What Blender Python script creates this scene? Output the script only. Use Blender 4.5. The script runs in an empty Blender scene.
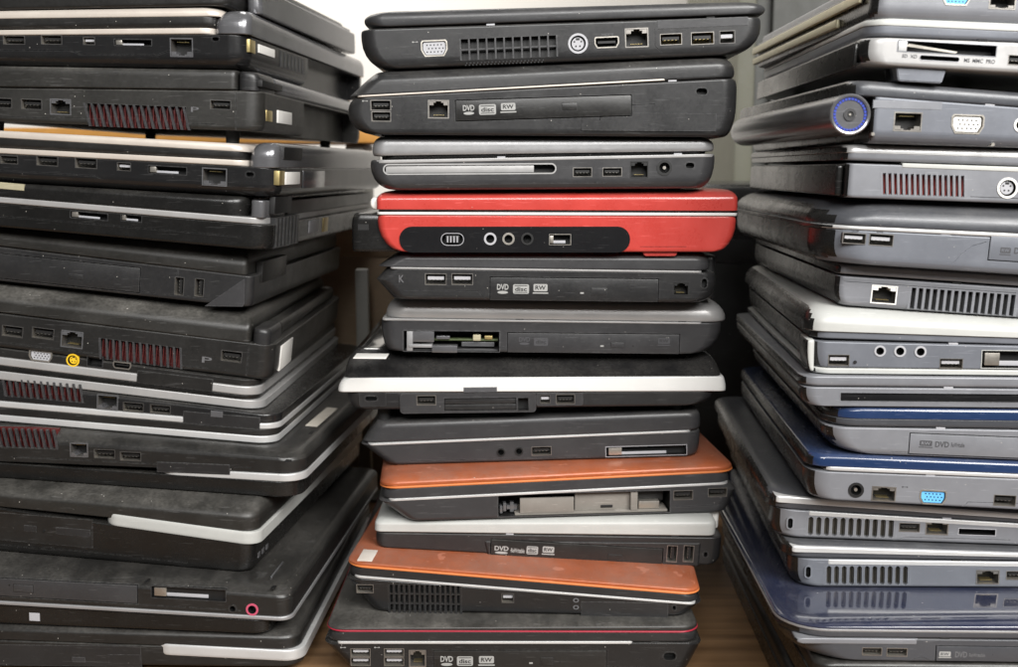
import bpy, bmesh, math, random
from mathutils import Vector, Matrix, Euler
random.seed(7)
scene = bpy.context.scene
COL = scene.collection

# ------------------------------------------------------------------ camera
F = 1120.0; PW, PH = 1018.0, 667.0
PITCH = math.radians(8.3)
CAM_Z = 0.3705
cam_data = bpy.data.cameras.new('camera'); cam = bpy.data.objects.new('camera', cam_data); COL.objects.link(cam)
cam_data.sensor_width = 36.0; cam_data.lens = F / PW * 36.0
cam_data.clip_start = 0.02; cam_data.clip_end = 50
cam.location = (0, 0, CAM_Z); cam.rotation_euler = (math.pi / 2 - PITCH, 0, 0)
cam_data.dof.use_dof = True; cam_data.dof.focus_distance = 0.80; cam_data.dof.aperture_fstop = 8.0
scene.camera = cam
scene.render.resolution_x = 1024; scene.render.resolution_y = 671

# ------------------------------------------------------------------ light
world = bpy.data.worlds.new('World'); scene.world = world; world.use_nodes = True
bg = world.node_tree.nodes['Background']
bg.inputs['Color'].default_value = (0.95, 0.97, 1.0, 1); bg.inputs['Strength'].default_value = 0.075

def area(name, loc, target, sx, sy, power, color):
    d = bpy.data.lights.new(name, 'AREA'); d.shape = 'RECTANGLE'; d.size = sx; d.size_y = sy
    d.energy = power; d.color = color
    o = bpy.data.objects.new(name, d); COL.objects.link(o); o.location = loc
    o.rotation_euler = (Vector(target) - Vector(loc)).to_track_quat('-Z', 'Y').to_euler()
    return o
area('high_window_light', (0.95, -0.60, 1.38), (0.0, 0.85, 0.27), 1.1, 0.9, 58, (1.0, 0.985, 0.96))
area('window_light', (-0.15, -1.25, 1.45), (-0.10, 0.85, 0.26), 1.0, 0.7, 34, (1.0, 0.99, 0.975))  # added fill lamp in front that lifts the dark faces
area('ceiling_light', (-0.6, 1.85, 1.85), (-0.5, 2.6, 0.55), 1.0, 0.4, 26, (1.0, 0.97, 0.93))  # lamp added just to brighten the back wall

scene.view_settings.view_transform = 'Standard'; scene.view_settings.look = 'None'
scene.view_settings.exposure = 0.15; scene.view_settings.gamma = 1.0

# ------------------------------------------------------------------ materials
MATS = {}
def mat(name, col, rough=0.5, metal=0.0, dust=0.0, bump=0.0, bscale=2200.0, coat=0.0, spec=0.5, wear=0.12, speck=0.0, edge=0.0):
    m = bpy.data.materials.new(name); m.use_nodes = True
    nt = m.node_tree; N = nt.nodes; L = nt.links
    b = N['Principled BSDF']
    b.inputs['Roughness'].default_value = rough; b.inputs['Metallic'].default_value = metal
    b.inputs['Coat Weight'].default_value = coat; b.inputs['Coat Roughness'].default_value = 0.06
    b.inputs['Specular IOR Level'].default_value = spec
    geo = N.new('ShaderNodeNewGeometry')
    base = N.new('ShaderNodeRGB'); base.outputs[0].default_value = (*col, 1)
    cur = base.outputs[0]
    def noise(scale, detail=4, rgh=0.6, vec=None):
        n = N.new('ShaderNodeTexNoise'); n.inputs['Scale'].default_value = scale
        n.inputs['Detail'].default_value = detail; n.inputs['Roughness'].default_value = rgh
        L.new(vec or geo.outputs['Position'], n.inputs['Vector']); return n.outputs['Fac']
    def ramp(fac, a, bb, v0=0.0, v1=1.0):
        r = N.new('ShaderNodeMapRange'); r.inputs['From Min'].default_value = a; r.inputs['From Max'].default_value = bb
        r.inputs['To Min'].default_value = v0; r.inputs['To Max'].default_value = v1
        L.new(fac, r.inputs['Value']); return r.outputs['Result']
    def mul(a, bb):
        n = N.new('ShaderNodeMath'); n.operation = 'MULTIPLY'; L.new(a, n.inputs[0])
        if isinstance(bb, (int, float)): n.inputs[1].default_value = bb
        else: L.new(bb, n.inputs[1])
        return n.outputs[0]
    def add(a, bb):
        n = N.new('ShaderNodeMath'); n.operation = 'ADD'; n.use_clamp = True; L.new(a, n.inputs[0]); L.new(bb, n.inputs[1]); return n.outputs[0]
    def mix(fac, a, colr):
        n = N.new('ShaderNodeMix'); n.data_type = 'RGBA'; L.new(fac, n.inputs['Factor']); L.new(a, n.inputs[6])
        n.inputs[7].default_value = (*colr, 1); return n.outputs[2]
    blot = noise(38.0, 5, 0.62)
    fine = noise(420.0, 3, 0.6)
    if wear > 0:
        cur = mix(mul(ramp(blot, 0.42, 0.75), wear), cur, tuple(min(1, c * 1.9 + 0.02) for c in col))
        # fine scratches along the long direction
        mp = N.new('ShaderNodeMapping'); mp.inputs['Scale'].default_value = (60, 60, 900); mp.inputs['Rotation'].default_value = (0.1, 0.5, 0.2)
        L.new(geo.outputs['Position'], mp.inputs['Vector'])
        sc = ramp(noise(1.0, 2, 0.5, mp.outputs['Vector']), 0.655, 0.69)
        cur = mix(mul(sc, wear * 1.7), cur, tuple(min(1, c * 1.6 + 0.10) for c in col))
    if wear > 0.04:
        sm = noise(9.0, 6, 0.65)
        cur = mix(mul(ramp(sm, 0.50, 0.72), min(0.5, wear * 1.6)), cur, tuple(min(1, c * 1.25 + 0.018) for c in col))
    dfac = None
    if dust > 0:
        sep = N.new('ShaderNodeSeparateXYZ'); L.new(geo.outputs['Normal'], sep.inputs[0])
        up = ramp(sep.outputs['Z'], 0.12, 0.95, 0.10, 1.0)
        md = N.new('ShaderNodeMapping'); md.inputs['Scale'].default_value = (14, 5, 30); md.inputs['Rotation'].default_value = (0, 0, 0.35)
        L.new(geo.outputs['Position'], md.inputs['Vector'])
        dn = mul(ramp(noise(1.6, 7, 0.68, md.outputs['Vector']), 0.38, 0.66, 0.18, 1.0), ramp(fine, 0.3, 0.65, 0.55, 1.0))
        dfac = mul(mul(up, dn), dust)
        cur = mix(dfac, cur, (0.27, 0.255, 0.23))
    if speck > 0:
        v = N.new('ShaderNodeTexVoronoi'); v.inputs['Scale'].default_value = 210.0; L.new(geo.outputs['Position'], v.inputs['Vector'])
        pt = ramp(v.outputs['Distance'], 0.09, 0.05)
        pick = ramp(noise(90.0, 2), 0.56, 0.60)
        cur = mix(mul(mul(pt, pick), speck), cur, (0.6, 0.57, 0.52))
    if edge > 0:      # lighter edges: painted edge highlights, broken up as rubbed wear
        bv = N.new('ShaderNodeBevel'); bv.samples = 3; bv.inputs['Radius'].default_value = 0.0009
        dt = N.new('ShaderNodeVectorMath'); dt.operation = 'DOT_PRODUCT'; L.new(bv.outputs['Normal'], dt.inputs[0]); L.new(geo.outputs['Normal'], dt.inputs[1])
        ed = ramp(dt.outputs['Value'], 0.97, 0.80)
        cur = mix(mul(mul(ed, ramp(fine, 0.38, 0.62, 0.25, 1.0)), edge), cur, tuple(min(1, c * 1.5 + 0.13) for c in col))
    L.new(cur, b.inputs['Base Color'])
    rr = ramp(fine, 0.3, 0.7, max(0.02, rough - (0.03 if rough > 0.2 else 0.01)), rough + (0.03 if rough > 0.2 else 0.02))
    rb = ramp(blot, 0.35, 0.7, 0.0, 0.08 if rough > 0.2 else 0.03)
    rsum = add(rr, rb)
    if dfac is not None:
        rsum = add(rsum, mul(dfac, 0.6))
    L.new(rsum, b.inputs['Roughness'])
    if bump > 0:
        bp = N.new('ShaderNodeBump'); bp.inputs['Strength'].default_value = bump; bp.inputs['Distance'].default_value = 0.0003
        L.new(noise(bscale, 3, 0.7), bp.inputs['Height']); L.new(bp.outputs['Normal'], b.inputs['Normal'])
    MATS[name] = m
    return m
mat('black', (0.0110, 0.0107, 0.0102), 0.31, dust=0.22, bump=0.10, speck=0.7, edge=.5, wear=0.11)
mat('black_dusty', (0.0145, 0.014, 0.0125), 0.37, dust=0.45, bump=0.12, speck=0.9, wear=0.16, edge=.6)
mat('black_deep', (0.007, 0.0068, 0.0065), 0.22, dust=0.14, bump=0.10, speck=0.6, edge=.35, wear=0.07)
mat('black_gloss', (0.009, 0.009, 0.010), 0.06, dust=0.15, coat=0.3, speck=0.8, wear=0.05)  # dust raised so its grey stands in for a room reflection
mat('charcoal', (0.0155, 0.0155, 0.0162), 0.31, dust=0.22, bump=0.10, speck=0.7, edge=.5, wear=0.11)
mat('graphite', (0.031, 0.031, 0.033), 0.32, dust=0.22, bump=0.10, speck=0.6, edge=.5, wear=0.11)
mat('hinge_grey', (0.20, 0.20, 0.21), 0.20, 0.65, dust=0.12, wear=0.2, speck=0.3, edge=.5)
mat('dark_silver', (0.33, 0.33, 0.335), 0.36, 0.45, dust=0.2, bump=0.15, speck=0.3)
mat('silver', (0.40, 0.395, 0.39), 0.34, 0.35, dust=0.1, wear=0.10, speck=0.2)
mat('silver_warm', (0.58, 0.52, 0.46), 0.36, 0.25, dust=0.05, wear=0.10)
mat('silver_bright', (0.58, 0.58, 0.575), 0.30, 0.35, dust=0.05, wear=0.10)
mat('silver_grey', (0.19, 0.195, 0.212), 0.36, 0.2, dust=0.16, wear=0.13, bump=0.10, speck=0.5, edge=.35)
mat('silver_blue', (0.145, 0.154, 0.176), 0.36, 0.2, dust=0.16, wear=0.13, bump=0.10, speck=0.5, edge=.35)
mat('slate', (0.055, 0.058, 0.066), 0.28, 0.1, dust=0.22, wear=0.10, bump=0.10, speck=0.6, edge=.4)
mat('white', (0.68, 0.68, 0.66), 0.35, dust=0.05, wear=0.08)
mat('white_pearl', (0.44, 0.445, 0.425), 0.38, dust=0.16, wear=0.10, speck=0.3)
mat('red', (0.46, 0.044, 0.034), 0.26, coat=0.35, dust=0.16, wear=0.16, speck=0.4, edge=.25)
mat('orange', (0.345, 0.082, 0.024), 0.32, 0.15, dust=0.42, speck=1.0, wear=0.32, edge=.3)
mat('orange_rim', (0.60, 0.18, 0.05), 0.35, wear=0.05)
mat('red_rim', (0.33, 0.02, 0.04), 0.35, wear=0.1)
mat('blue_gloss', (0.012, 0.030, 0.088), 0.16, coat=0.5, dust=0.22, speck=0.8, wear=0.15)
mat('navy_gloss', (0.012, 0.017, 0.044), 0.08, coat=0.7, dust=0.16, speck=0.9, wear=0.10)
mat('port_rim', (0.13, 0.125, 0.12), 0.35, 0.7, wear=0.15)
mat('port_edge', (0.27, 0.255, 0.235), 0.34, 0.8, wear=0.2)
mat('black_satin', (0.010, 0.0100, 0.0105), 0.20, dust=0.16, bump=0.05, speck=0.6, edge=.4, wear=0.09)
mat('rubber', (0.012, 0.012, 0.012), 0.75, wear=0.05)
mat('port_black', (0.006, 0.006, 0.006), 0.5, wear=0.0)
mat('port_metal', (0.50, 0.47, 0.42), 0.30, 0.85, wear=0.15)
mat('port_gold', (0.60, 0.48, 0.22), 0.35, 0.85, wear=0.1)
mat('port_white', (0.80, 0.78, 0.74), 0.4, wear=0.05)
mat('port_blue', (0.12, 0.42, 0.78), 0.45, wear=0.05)
mat('port_grey', (0.38, 0.38, 0.40), 0.45, wear=0.05)
mat('port_yellow', (0.80, 0.50, 0.02), 0.4, wear=0.05)
mat('port_pink', (0.50, 0.08, 0.14), 0.4, wear=0.05)
mat('ring_blue', (0.04, 0.07, 0.42), 0.3, 0.2, wear=0.05)
mat('fin_red', (0.34, 0.050, 0.040), 0.45, 0.2, wear=0.3)
mat('fin_red_dark', (0.10, 0.014, 0.013), 0.45, 0.2, wear=0.3)
mat('fin_grey', (0.14, 0.13, 0.11), 0.4, 0.7, wear=0.3)
mat('print_white', (0.31, 0.31, 0.30), 0.6, wear=0.1)
mat('print_grey', (0.11, 0.11, 0.115), 0.6, wear=0.0)
mat('print_dark', (0.05, 0.05, 0.055), 0.6, wear=0.0)
mat('paper', (0.60, 0.55, 0.47), 0.8, wear=0.15, dust=0.1)
mat('tape', (0.62, 0.56, 0.50), 0.5, wear=0.15)
mat('tan_plastic', (0.19, 0.175, 0.155), 0.5, wear=0.2)
mat('tan_metal', (0.48, 0.44, 0.30), 0.4, 0.4, wear=0.2)
mat('circuit_green', (0.06, 0.08, 0.03), 0.5, wear=0.3)
mat('wall_paint', (0.80, 0.77, 0.72), 0.9, wear=0.03)
mat('cabinet_paint', (0.052, 0.053, 0.046), 0.5, wear=0.08, bump=0.1, bscale=200)
mat('cabinet_edge', (0.11, 0.108, 0.075), 0.5, wear=0.08)
mat('shelf_orange', (0.55, 0.26, 0.05), 0.6, wear=0.2)
mat('cardboard', (0.19, 0.14, 0.09), 0.8, wear=0.2)
mat('post_grey', (0.20, 0.195, 0.175), 0.5, wear=0.1)

def wood_mat():
    m = bpy.data.materials.new('table_wood'); m.use_nodes = True; nt = m.node_tree; N = nt.nodes; L = nt.links
    b = N['Principled BSDF']; tc = N.new('ShaderNodeTexCoord'); mp = N.new('ShaderNodeMapping')
    mp.inputs['Scale'].default_value = (3, 40, 3); L.new(tc.outputs['Object'], mp.inputs['Vector'])
    n = N.new('ShaderNodeTexNoise'); n.inputs['Scale'].default_value = 2.0; n.inputs['Detail'].default_value = 6; L.new(mp.outputs[0], n.inputs['Vector'])
    r = N.new('ShaderNodeValToRGB'); r.color_ramp.elements[0].position = 0.3; r.color_ramp.elements[0].color = (0.13, 0.07, 0.032, 1)
    r.color_ramp.elements[1].position = 0.75; r.color_ramp.elements[1].color = (0.30, 0.175, 0.085, 1)
    L.new(n.outputs['Fac'], r.inputs[0]); L.new(r.outputs[0], b.inputs['Base Color']); b.inputs['Roughness'].default_value = 0.5
    MATS['table_wood'] = m
wood_mat()

# ------------------------------------------------------------------ mesh helpers
def link(name, me, parent=None):
    o = bpy.data.objects.new(name, me); COL.objects.link(o)
    if parent is not None: o.parent = parent
    return o
def finish(bm, mats, name, smooth=True, angle=32):
    me = bpy.data.meshes.new(name); bmesh.ops.recalc_face_normals(bm, faces=bm.faces); bm.to_mesh(me); bm.free()
    for k in (mats if isinstance(mats, (list, tuple)) else [mats]): me.materials.append(MATS[k])
    if smooth:
        for p in me.polygons: p.use_smooth = True
        me.set_sharp_from_angle(angle=math.radians(angle))
    return me
def add_box(bm, x0, x1, y0, y1, z0, z1, mi=0, bev=0.0):
    r = bmesh.ops.create_cube(bm, size=1.0)
    vs = r['verts']
    for v in vs:
        v.co = Vector(((x0 + x1) / 2 + v.co.x * (x1 - x0), (y0 + y1) / 2 + v.co.y * (y1 - y0), (z0 + z1) / 2 + v.co.z * (z1 - z0)))
    fs = set(f for v in vs for f in v.link_faces)
    for f in fs: f.material_index = mi
    if bev > 0:
        es = list(set(e for v in vs for e in v.link_edges))
        rr = bmesh.ops.bevel(bm, geom=es, offset=bev, segments=2, profile=0.6, affect='EDGES', clamp_overlap=True)
        for f in rr['faces']: f.material_index = mi
def box_mesh(name, m, x0, x1, y0, y1, z0, z1, bev=0.0004):
    bm = bmesh.new(); add_box(bm, x0, x1, y0, y1, z0, z1, 0, bev); return finish(bm, m, name)

def sup(v, amt):
    "inset of a rounded or chamfered edge: v in 0..1 away from the edge"
    v = max(0.0, min(1.0, v)); return amt * (1 - math.sqrt(max(0.0, 1 - (1 - v) ** 2)))
def edge_inset(t, e):
    bi, bh, ti, th = e[:4]; p = e[4] if len(e) > 4 else 2
    def g(v, a):
        return sup(v, a) if p == 2 else a * (1 - min(1, v))
    r = 0.0
    if t < bh: r += g(t / bh, bi)
    if t > 1 - th: r += g((1 - t) / th, ti)
    return r
def slab_mesh(name, m, x0, x1, zb, zt, y0, y1, front, left, right, rad, cut=None, nseg=7, rear=None):
    """rounded plan rectangle lofted upward; zb/zt = (left,right) heights; edges = (bottom inset, bottom frac, top inset, top frac)"""
    ts = {0.0, 1.0}
    for e in (front, left, right):
        for q in (0.08, 0.25, 0.5, 0.75, 1.0):
            ts.add(round(e[1] * q, 4)); ts.add(round(1 - e[3] * q, 4))
    ts = sorted(ts); tl = [ts[0]]
    for t in ts[1:]:
        if t - tl[-1] > 0.006: tl.append(t)
    if tl[-1] != 1.0: tl[-1] = 1.0
    bm = bmesh.new(); rings = []
    for t in tl:
        fi, li, ri = edge_inset(t, front), edge_inset(t, left), edge_inset(t, right)
        ax, bx = x0 + li, x1 - ri; ay, by = y0 + fi, y1 - fi
        r = max(0.0004, min(rad, (bx - ax) / 2.1, (by - ay) / 2.1))
        pts = []
        for (cx, cy, a0) in ((bx - r, ay + r, -90), (bx - r, by - r, 0), (ax + r, by - r, 90), (ax + r, ay + r, 180)):
            for k in range(nseg + 1):
                a = math.radians(a0 + 90.0 * k / nseg); pts.append((cx + r * math.cos(a), cy + r * math.sin(a)))
        ring = []
        for (x, y) in pts:
            u = (x - x0) / (x1 - x0); b_ = zb[0] + (zb[1] - zb[0]) * u; tt = zt[0] + (zt[1] - zt[0]) * u
            ring.append(bm.verts.new((x, y, b_ + (tt - b_) * t)))
        rings.append(ring)
    n = len(rings[0])
    for a, b in zip(rings, rings[1:]):
        for k in range(n):
            bm.faces.new((a[k], a[(k + 1) % n], b[(k + 1) % n], b[k]))
    bm.faces.new(rings[0][::-1]); bm.faces.new(rings[-1])
    if rear:
        bmesh.ops.recalc_face_normals(bm, faces=bm.faces)
        for f in bm.faces:
            if f.normal.x < -0.6: f.material_index = 1
        m = [m, rear]
    if not cut:
        return finish(bm, m, name)
    me = finish(bm, m, name, False)
    cb = bmesh.new()
    for c in cut: c(cb)
    bmesh.ops.recalc_face_normals(cb, faces=cb.faces)
    cme = bpy.data.meshes.new('cut'); cb.to_mesh(cme); cb.free(); [cme.materials.append(MATS[k]) for k in (m if isinstance(m, list) else [m])]
    oa = bpy.data.objects.new('tmp_a', me); ob = bpy.data.objects.new('tmp_b', cme); COL.objects.link(oa); COL.objects.link(ob)
    md = oa.modifiers.new('cut', 'BOOLEAN'); md.operation = 'DIFFERENCE'; md.solver = 'EXACT'; md.object = ob; md.use_self = True
    dg = bpy.context.evaluated_depsgraph_get(); ev = oa.evaluated_get(dg)
    res = bpy.data.meshes.new_from_object(ev); res.name = name
    bpy.data.objects.remove(oa); bpy.data.objects.remove(ob); bpy.data.meshes.remove(me); bpy.data.meshes.remove(cme)
    for p in res.polygons: p.use_smooth = True
    res.set_sharp_from_angle(angle=math.radians(32))
    return res

def outline(shape, w, h, n=20):
    hw, hh = w / 2, h / 2
    if shape == 'rect': return [(-hw, -hh), (hw, -hh), (hw, hh), (-hw, hh)]
    if shape == 'round': return [(hw * math.cos(2 * math.pi * k / n), hh * math.sin(2 * math.pi * k / n)) for k in range(n)]
    if shape == 'soft':
        r = min(hw, hh) * 0.35; P = []
        for cx, cz, a0 in ((hw - r, -hh + r, -90), (hw - r, hh - r, 0), (-hw + r, hh - r, 90), (-hw + r, -hh + r, 180)):
            for k in range(5):
                a = math.radians(a0 + 22.5 * k); P.append((cx + r * math.cos(a), cz + r * math.sin(a)))
        return P
    if shape == 'cap':
        r = min(hw, hh) * 0.98; P = []
        for cx, cz, a0 in ((hw - r, -hh + r, -90), (hw - r, hh - r, 0), (-hw + r, hh - r, 90), (-hw + r, -hh + r, 180)):
            for k in range(7):
                a = math.radians(a0 + 15 * k); P.append((cx + r * math.cos(a), cz + r * math.sin(a)))
        return P
    if shape in ('trap', 'trapdown'):
        s = hh * 0.45; P = [(-hw + s, -hh), (hw - s, -hh), (hw, -hh * 0.2), (hw, hh * 0.75), (hw - s * 0.4, hh), (-hw + s * 0.4, hh), (-hw, hh * 0.75), (-hw, -hh * 0.2)]
        if shape == 'trapdown': P = [(x, -z) for x, z in P][::-1]
        return P
def prism(bm, pts, cx, cz, y0, y1, mi=0, tiltx=0.0):
    a = [bm.verts.new((cx + x + z * tiltx, y0, cz + z)) for x, z in pts]; b = [bm.verts.new((cx + x + z * tiltx, y1, cz + z)) for x, z in pts]
    n = len(pts); fs = []
    for k in range(n): fs.append(bm.faces.new((a[k], a[(k + 1) % n], b[(k + 1) % n], b[k])))
    fs.append(bm.faces.new(a[::-1])); fs.append(bm.faces.new(b))
    for f in fs: f.material_index = mi
def liner(bm, shape, w, h, rim, depth, proud=0.0003, mi_rim=0, mi_in=1, mi_back=1):
    o = outline(shape, w, h); i = outline(shape, w - 2 * rim, h - 2 * rim); n = len(o)
    A = [bm.verts.new((x, -proud, z)) for x, z in o]; A2 = [bm.verts.new((x, 0.0012, z)) for x, z in o]
    B = [bm.verts.new((x, -proud, z)) for x, z in i]; Cc = [bm.verts.new((x, depth, z)) for x, z in i]
    for k in range(n):
        j = (k + 1) % n
        for q, mi in (((A2[k], A2[j], A[j], A[k]), mi_rim), ((A[k], A[j], B[j], B[k]), mi_rim), ((B[k], B[j], Cc[j], Cc[k]), mi_in)):
            f = bm.faces.new(q); f.material_index = mi
    f = bm.faces.new(Cc); f.material_index = mi_back
CACHE = {}
def cached(key, fn):
    if key not in CACHE: CACHE[key] = fn()
    return CACHE[key]
def q(v): return round(v * 5000) / 5000.0

# port meshes, centred on the face plane (x along the face, y into the body, z up)
def usb_mesh(w, h, rim='port_metal', tongue='port_black', vert=False, flip=False, edge='port_rim'):
    def mk():
        bm = bmesh.new(); W, H = (h, w) if vert else (w, h)
        liner(bm, 'rect', W, H, 0.00045, 0.009, 0.0002, 3, 0, 1)
        t0, t1 = (-H * 0.05, H * 0.22) if not flip else (-H * 0.22, H * 0.05)
        add_box(bm, -W * 0.38, W * 0.38, 0.0018, 0.0088, t0, t1, 2)
        for k in range(4): add_box(bm, -W * 0.30 + k * W * 0.17, -W * 0.30 + k * W * 0.17 + W * 0.07, 0.0014, 0.006, t0 - 0.0002, t0, 0)
        if vert: bmesh.ops.rotate(bm, verts=bm.verts, cent=(0, 0, 0), matrix=Matrix.Rotation(math.pi / 2, 3, 'Y'))
        return finish(bm, [rim, 'port_black', tongue, edge], 'usb_port', False)
    return cached(('usb', q(w), q(h), rim, tongue, vert, flip, edge), mk)
def ethernet_mesh(w, h, rim, up):
    def mk():
        bm = bmesh.new(); liner(bm, 'rect', w, h, 0.0008, 0.010, 0.0002, 0, 3 if rim != 'port_black' else 1, 1)
        s = 1 if up else -1
        def st(xa, xb, za, zb, y, mi):
            z0, z1 = sorted((za * s, zb * s)); add_box(bm, xa, xb, y, 0.0098, z0, z1, mi)
        for sg in (-1, 1):
            xs = sorted((sg * w * 0.24, sg * (w / 2 - 0.001))); st(xs[0], xs[1], h * 0.22, h / 2 - 0.001, 0.0001, 0)
            xs = sorted((sg * w * 0.13, sg * w * 0.24)); st(xs[0], xs[1], h * 0.36, h / 2 - 0.001, 0.0001, 0)
        for k in range(8): add_box(bm, -w * 0.24 + k * w * 0.066, -w * 0.24 + k * w * 0.066 + w * 0.025, 0.003, 0.009, -s * h * 0.30 - 0.0002, -s * h * 0.30 + 0.0002, 2)
        return finish(bm, [rim, 'port_black', 'port_gold', 'port_edge'], 'ethernet_port', False)
    return cached(('eth', q(w), q(h), rim, up), mk)
def vga_mesh(w, h, face, up):
    def mk():
        bm = bmesh.new(); sh = 'trap' if up else 'trapdown'
        liner(bm, sh, w, h, 0.0009, 0.004, 0.0004, 0, 0, 1)
        prism(bm, outline(sh, w * 0.84, h * 0.76), 0, 0, 0.0007, 0.0039, 1)
        for r_ in range(3):
            for c in range(5):
                prism(bm, outline('round', w * 0.055, w * 0.055, 8), (c - 2) * w * 0.135 + (w * 0.06 if r_ == 1 else 0), (r_ - 1) * h * 0.21, 0.00055, 0.002, 2)
        return finish(bm, ['port_metal', face, 'port_black'], 'vga_port', False)
    return cached(('vga', q(w), q(h), face, up), mk)
def svideo_mesh(d, ring, face):
    def mk():
        bm = bmesh.new(); liner(bm, 'round', d, d, d * 0.11, 0.005, 0.0005, 0, 1, 1)
        prism(bm, outline('round', d * 0.62, d * 0.62), 0, 0, 0.0012, 0.0049, 2)
        for (x, z) in ((-.17, .1), (.17, .1), (-.1, -.12), (.1, -.12)):
            prism(bm, outline('round', d * .09, d * .09, 8), x * d, z * d, 0.001, 0.003, 1)
        add_box(bm, -d * .09, d * .09, 0.001, 0.003, d * .17, d * .27, 1)
        return finish(bm, [ring, 'port_black', face], 'svideo_port')
    return cached(('sv', q(d), ring, face), mk)
def jack_mesh(d, ring, inner='port_black', pin=False):
    def mk():
        bm = bmesh.new(); liner(bm, 'round', d, d, d * 0.16, 0.008, 0.0005, 0, 1, 1)
        if pin: prism(bm, outline('round', d * .22, d * .22, 10), 0, 0, 0.0005, 0.008, 2)
        return finish(bm, [ring, inner, 'port_metal'], 'audio_jack')
    return cached(('jk', q(d), ring, inner, pin), mk)
def hole_mesh(shape, w, h, rim, depth=0.007, rw=0.0006):
    def mk():
        bm = bmesh.new(); liner(bm, shape, w, h, rw, depth, 0.0002, 0, 1, 1)
        return finish(bm, [rim, 'port_black'], 'slot')
    return cached(('hole', shape, q(w), q(h), rim, q(depth), rw), mk)
def text_mesh(s, w, h, m, bold=0.0):
    def mk():
        cu = bpy.data.curves.new('txt', 'FONT'); cu.body = s; cu.size = 1.0; cu.extrude = 0.0; cu.offset = bold
        cu.resolution_u = 3
        o = bpy.data.objects.new('tmp_t', cu); COL.objects.link(o)
        dg = bpy.context.evaluated_depsgraph_get(); me = bpy.data.meshes.new_from_object(o.evaluated_get(dg))
        bpy.data.objects.remove(o); bpy.data.curves.remove(cu)
        xs = [v.co.x for v in me.vertices]; ys = [v.co.y for v in me.vertices]
        sx, sy = w / (max(xs) - min(xs)), h / (max(ys) - min(ys)); cx, cy = (max(xs) + min(xs)) / 2, (max(ys) + min(ys)) / 2
        for v in me.vertices: v.co = Vector(((v.co.x - cx) * sx, 0, (v.co.y - cy) * sy))
        me.materials.clear(); me.materials.append(MATS[m]); me.name = 'lettering'
        return me
    return cached(('txt', s, q(w), q(h), m), mk)

# ------------------------------------------------------------------ pixel -> ray
def ray(px, py):
    x = (px - 509.0) / F; y = -(py - 333.5) / F
    return Vector((x, y * math.sin(PITCH) + math.cos(PITCH), y * math.cos(PITCH) - math.sin(PITCH)))
CAM = Vector((0, 0, CAM_Z))

class Lap:
    def __init__(s, stack, D0, yaw, length, label, layers, feats=(), dome=True, D=None):
        s.args = (stack, D0, yaw, length, label, layers, feats, dome); s.D0 = D0; s.D = D or D0
        s.stack, s.yaw, s.length, s.label, s.feats, s.dome = stack, yaw, length, label, list(feats), dome
        s.layers = []
        for L in layers:
            name, m, (xl, tl, bl), (xr, tr, br) = L[:4]; o = dict(L[4]) if len(L) > 4 else {}
            if stack == 'L' and xl == 0:
                e = -55.0; k = (e - xl) / (xr - xl); tl, bl, xl = tl + (tr - tl) * k, bl + (br - bl) * k, e
            if stack == 'R' and xr == 1018:
                e = 1185.0; k = (e - xl) / (xr - xl); tr, br, xr = tl + (tr - tl) * k, bl + (br - bl) * k, e
            s.layers.append([name, m, xl, tl, bl, xr, tr, br, o])
        b = [l for l in s.layers if l[0] == 'base'][0]
        s.R = Matrix.Rotation(-math.radians(yaw), 3, 'Z'); s.o = s.hit0(b, 'mid')
        pl, pr = s.plane_hit(b[2], b[4]), s.plane_hit(b[5], b[7])
        s.roll = math.atan2(pr.z - pl.z, (s.R.inverted() @ (pr - pl)).x)
        s.R = Matrix.Rotation(-math.radians(yaw), 3, 'Z') @ Matrix.Rotation(-s.roll, 3, 'Y')
        s.Ri = s.R.inverted()
        s.geo = []
        for (name, m, xl, tl, bl, xr, tr, br, o) in s.layers:
            a, b_, c, d = s.loc(xl, tl), s.loc(xr, tr), s.loc(xl, bl), s.loc(xr, br)
            x0, x1 = (a.x + c.x) / 2, (b_.x + d.x) / 2
            s.geo.append(dict(name=name, m=m, x0=x0, x1=x1, zt=[a.z, b_.z], zb=[c.z, d.z], o=o))
        main = [g for g in s.geo if not g['o'].get('extra')]
        s.top, s.bot = main[0], main[-1]
        s.base = [g for g in s.geo if g['name'] == 'base'][0]
    def hit0(s, b, _):
        xm, ym = (b[2] + b[5]) / 2, (b[4] + b[7]) / 2; d = ray(xm, ym); return CAM + d * (s.D / d.y)
    def plane_hit(s, px, py):
        n = s.R @ Vector((0, 1, 0)); d = ray(px, py); return CAM + d * ((s.o - CAM).dot(n) / d.dot(n))
    def loc(s, px, py): return s.Ri @ (s.plane_hit(px, py) - s.o)
    def side(s, xloc, px, py):
        n = s.R @ Vector((1, 0, 0)); d = ray(px, py); p = s.o + n * xloc
        return s.Ri @ (CAM + d * ((p - CAM).dot(n) / d.dot(n)) - s.o)
    def top_pt(s, px, py, z):
        n = s.R @ Vector((0, 0, 1)); d = ray(px, py); p = s.o + n * z
        return s.Ri @ (CAM + d * ((p - CAM).dot(n) / d.dot(n)) - s.o)
    def wpt(s, x, y, z): return s.o + s.R @ Vector((x, y, z))
    @staticmethod
    def lin(g, k, x): return g[k][0] + (g[k][1] - g[k][0]) * (x - g['x0']) / (g['x1'] - g['x0'])

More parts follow.
